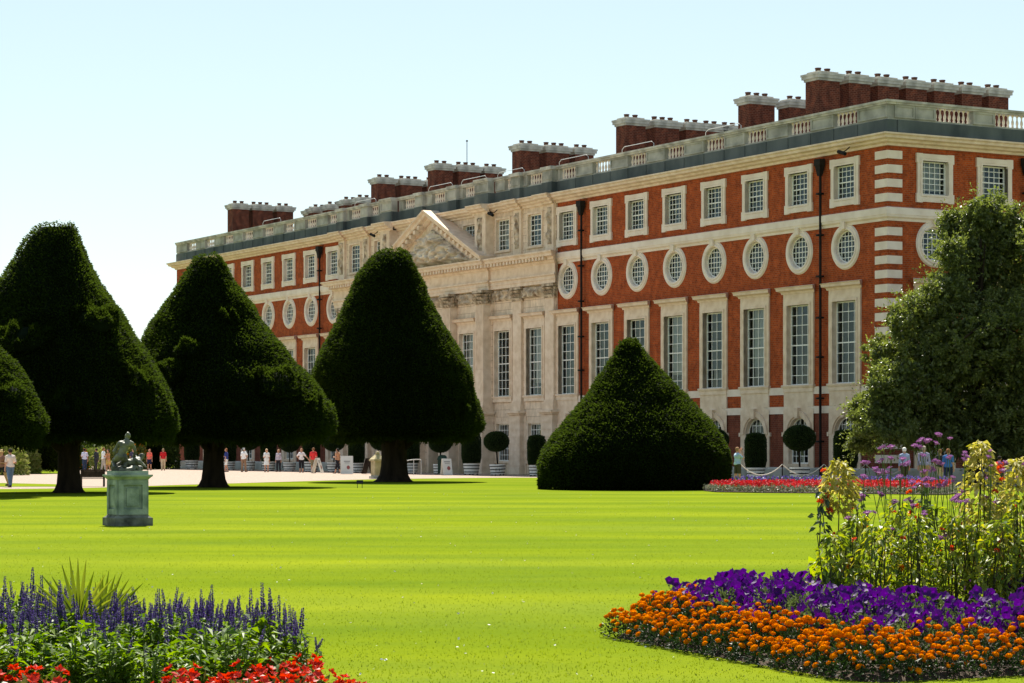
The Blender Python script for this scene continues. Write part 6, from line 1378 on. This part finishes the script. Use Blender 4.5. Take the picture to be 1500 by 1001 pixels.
def bego_flower(seed):
    r_ = np.random.default_rng(seed); mb = MB(); n_ = 9; a = np.arange(n_) * 6.283 / n_ * 1.618 * 1.0 + r_.uniform(0, 1, n_); mb.leaves(np.stack([.002 * np.cos(a), .002 * np.sin(a), 0 * a], -1), np.stack([np.cos(a), np.sin(a), r_.uniform(.1, .9, n_)], -1), r_.uniform(.022, .034, n_), .024, 0, .2, np.tile([0, 0, 1.0], (n_, 1))); return mb.mesh('flower', 'begonia_flower')
bf = [bego_flower(s) for s in range(4)]
def begonia(seed):
    r_ = np.random.default_rng(seed); t = thing('begonia', 'low begonia with clustered scarlet flowers edging the left hand bed', 'flower plant', (0, 0, 0), 0, 'scarlet begonias at the front of the left hand bed')
    mb = MB(); n_ = 130; d = unit(n_, r_); d[:, 2] = np.abs(d[:, 2]); P = d * np.array([.15, .15, .22]) * (r_.uniform(.3, 1, n_) ** .5)[:, None]; mb.leaves(P, d + r_.normal(0, .6, (n_, 3)), r_.uniform(.03, .06, n_), r_.uniform(.02, .045, n_), 0); mb.build('foliage', 'begonia_leaf', t)
    for k in range(r_.integers(10, 16)):
        a = r_.uniform(0, 6.28); q = r_.uniform(.05, 1) ** .55; z = .26 - .10 * q ** 2.2 + r_.normal(0, .015); o = link('flower', bf[r_.integers(4)], t, (.16 * q * math.cos(a), .16 * q * math.sin(a), z)); o.rotation_euler = (r_.normal(0, .4), .7 * q, a); o.scale = (r_.uniform(.8, 1.25),) * 3
    return t
bcond = lambda p: edge_dist(left_poly, p) > .08 and ((p[0] > -1.5 and edge_dist(left_poly, p) < .62 and p[1] < 14.2) or (12.15 < p[1] < 13.0 and math.sin(p[0] * 4.3 + 1.0) > -.25))
sp = grid_spots(left_poly, .25, 12, .35, .9, 1.25, lambda p: min(.17, edge_dist(left_poly, p) * .4), bcond); rz_copies([begonia(s) for s in range(40, 44)], sp, None, 5); n_beg = len(sp)
# fan palm
Ypm = 14.9; t = thing('fan_palm', 'young fan palm with stiff pointed leaf blades among the violet blue salvias', 'palm', (gx(115, Ypm), Ypm, .15)); r_ = np.random.default_rng(71)
def fan(c, ang0, ang1, n_, L, yb_, tilt):
    mb = MB(); c = np.array(c, float)
    for k in range(n_):
        a = ang0 + (ang1 - ang0) * k / (n_ - 1) + r_.normal(0, .03); ln = L * (1 - .18 * abs(2 * k / (n_ - 1) - 1)) * r_.uniform(.9, 1.08); d = np.array([math.cos(a), yb_ + r_.normal(0, .06), math.sin(a)]); d /= np.linalg.norm(d); s_ = np.cross(d, [0, 1, 0]); s_ /= np.linalg.norm(s_); V = []
        for t_, w_ in ((0, .003), (.35, .014), (.7, .010), (1, .001)):
            p = c + d * ln * t_ - np.array([0, 0, .10 * tilt * t_ * t_ * abs(math.cos(a))]); V += [p - s_ * w_, p + np.array([0, .008, 0]), p + s_ * w_]
        mb.add(V, [(3 * i + j, 3 * i + j + 1, 3 * i + j + 4, 3 * i + j + 3) for i in range(3) for j in (0, 1)])
    return mb
fan((0, 0, .42), R(20), R(158), 17, .40, -.12, .4).build('leaf', 'palm_leaf', t); fan((.12, .06, .38), R(15), R(98), 15, .40, .12, .6).build('leaf', 'palm_leaf', t); fan((-.04, .08, .36), R(85), R(172), 11, .32, .25, .6).build('leaf', 'palm_leaf', t)
mb = MB(); mb.tube([(0, 0, -.1), (0, 0, .2), (0, 0, .42)], [.03, .02, .012], 6); mb.tube([(0, 0, .1), (.08, .04, .28), (.12, .06, .38)], [.015, .01, .009], 5); mb.build('stem', 'stem', t)

# ================================================================== NEAR GRASS
n_ = 90000; Yg = 12.5 + 62 * rng.random(n_) ** 2.3; Xg = (rng.uniform(-60, 1560, n_) - HX) / F * Yg; P = np.stack([Xg, Yg, np.zeros(n_)], -1)
kp = ~(inside(right_poly, P[:, :2]) | inside(left_poly, P[:, :2])); P = P[kp]; n_ = len(P); D = rng.normal(0, .45, (n_, 3)) + [0, 0, 1]; D[:, 2] = np.abs(D[:, 2]); D /= np.linalg.norm(D, axis=1)[:, None]
L = rng.uniform(.008, .022, n_)[:, None] * np.where(rng.random((n_, 1)) < .04, 1.7, 1); S = np.cross(D, rng.normal(size=(n_, 3))); S /= np.linalg.norm(S, axis=1)[:, None]; W = rng.uniform(.003, .006, n_)[:, None]
mb = MB(); mb.add(np.stack([P - S * W, P + S * W, P + D * L], 1).reshape(-1, 3), np.arange(n_ * 3).reshape(-1, 3)); tag(mb.build('grass_blades', 'grass_blade'), 'short mown grass of the near lawn', 'grass', None, 'stuff')
# clover, daisies and scraps on the lawn
n_ = 420; Yg = 17 + 75 * rng.random(n_) ** 1.3; Xg = (rng.uniform(0, 1500, n_) - HX) / F * Yg; kp = ~(inside(right_poly, np.stack([Xg, Yg], -1)) | inside(left_poly, np.stack([Xg, Yg], -1))); Xg, Yg = Xg[kp], Yg[kp]; n_ = len(Xg)
mb = MB(); mb.leaves(np.stack([Xg, Yg, np.full(n_, .03)], -1), rng.normal(0, 1, (n_, 3)) * [1, 1, .15], rng.uniform(.015, .04, n_), rng.uniform(.012, .03, n_), 0); tag(mb.build('daisies', 'board_white'), 'scattered tiny white daisies on the lawn', 'daisies', None, 'stuff')
print('counts', n_mar, n_pet, n_sal, n_beg)
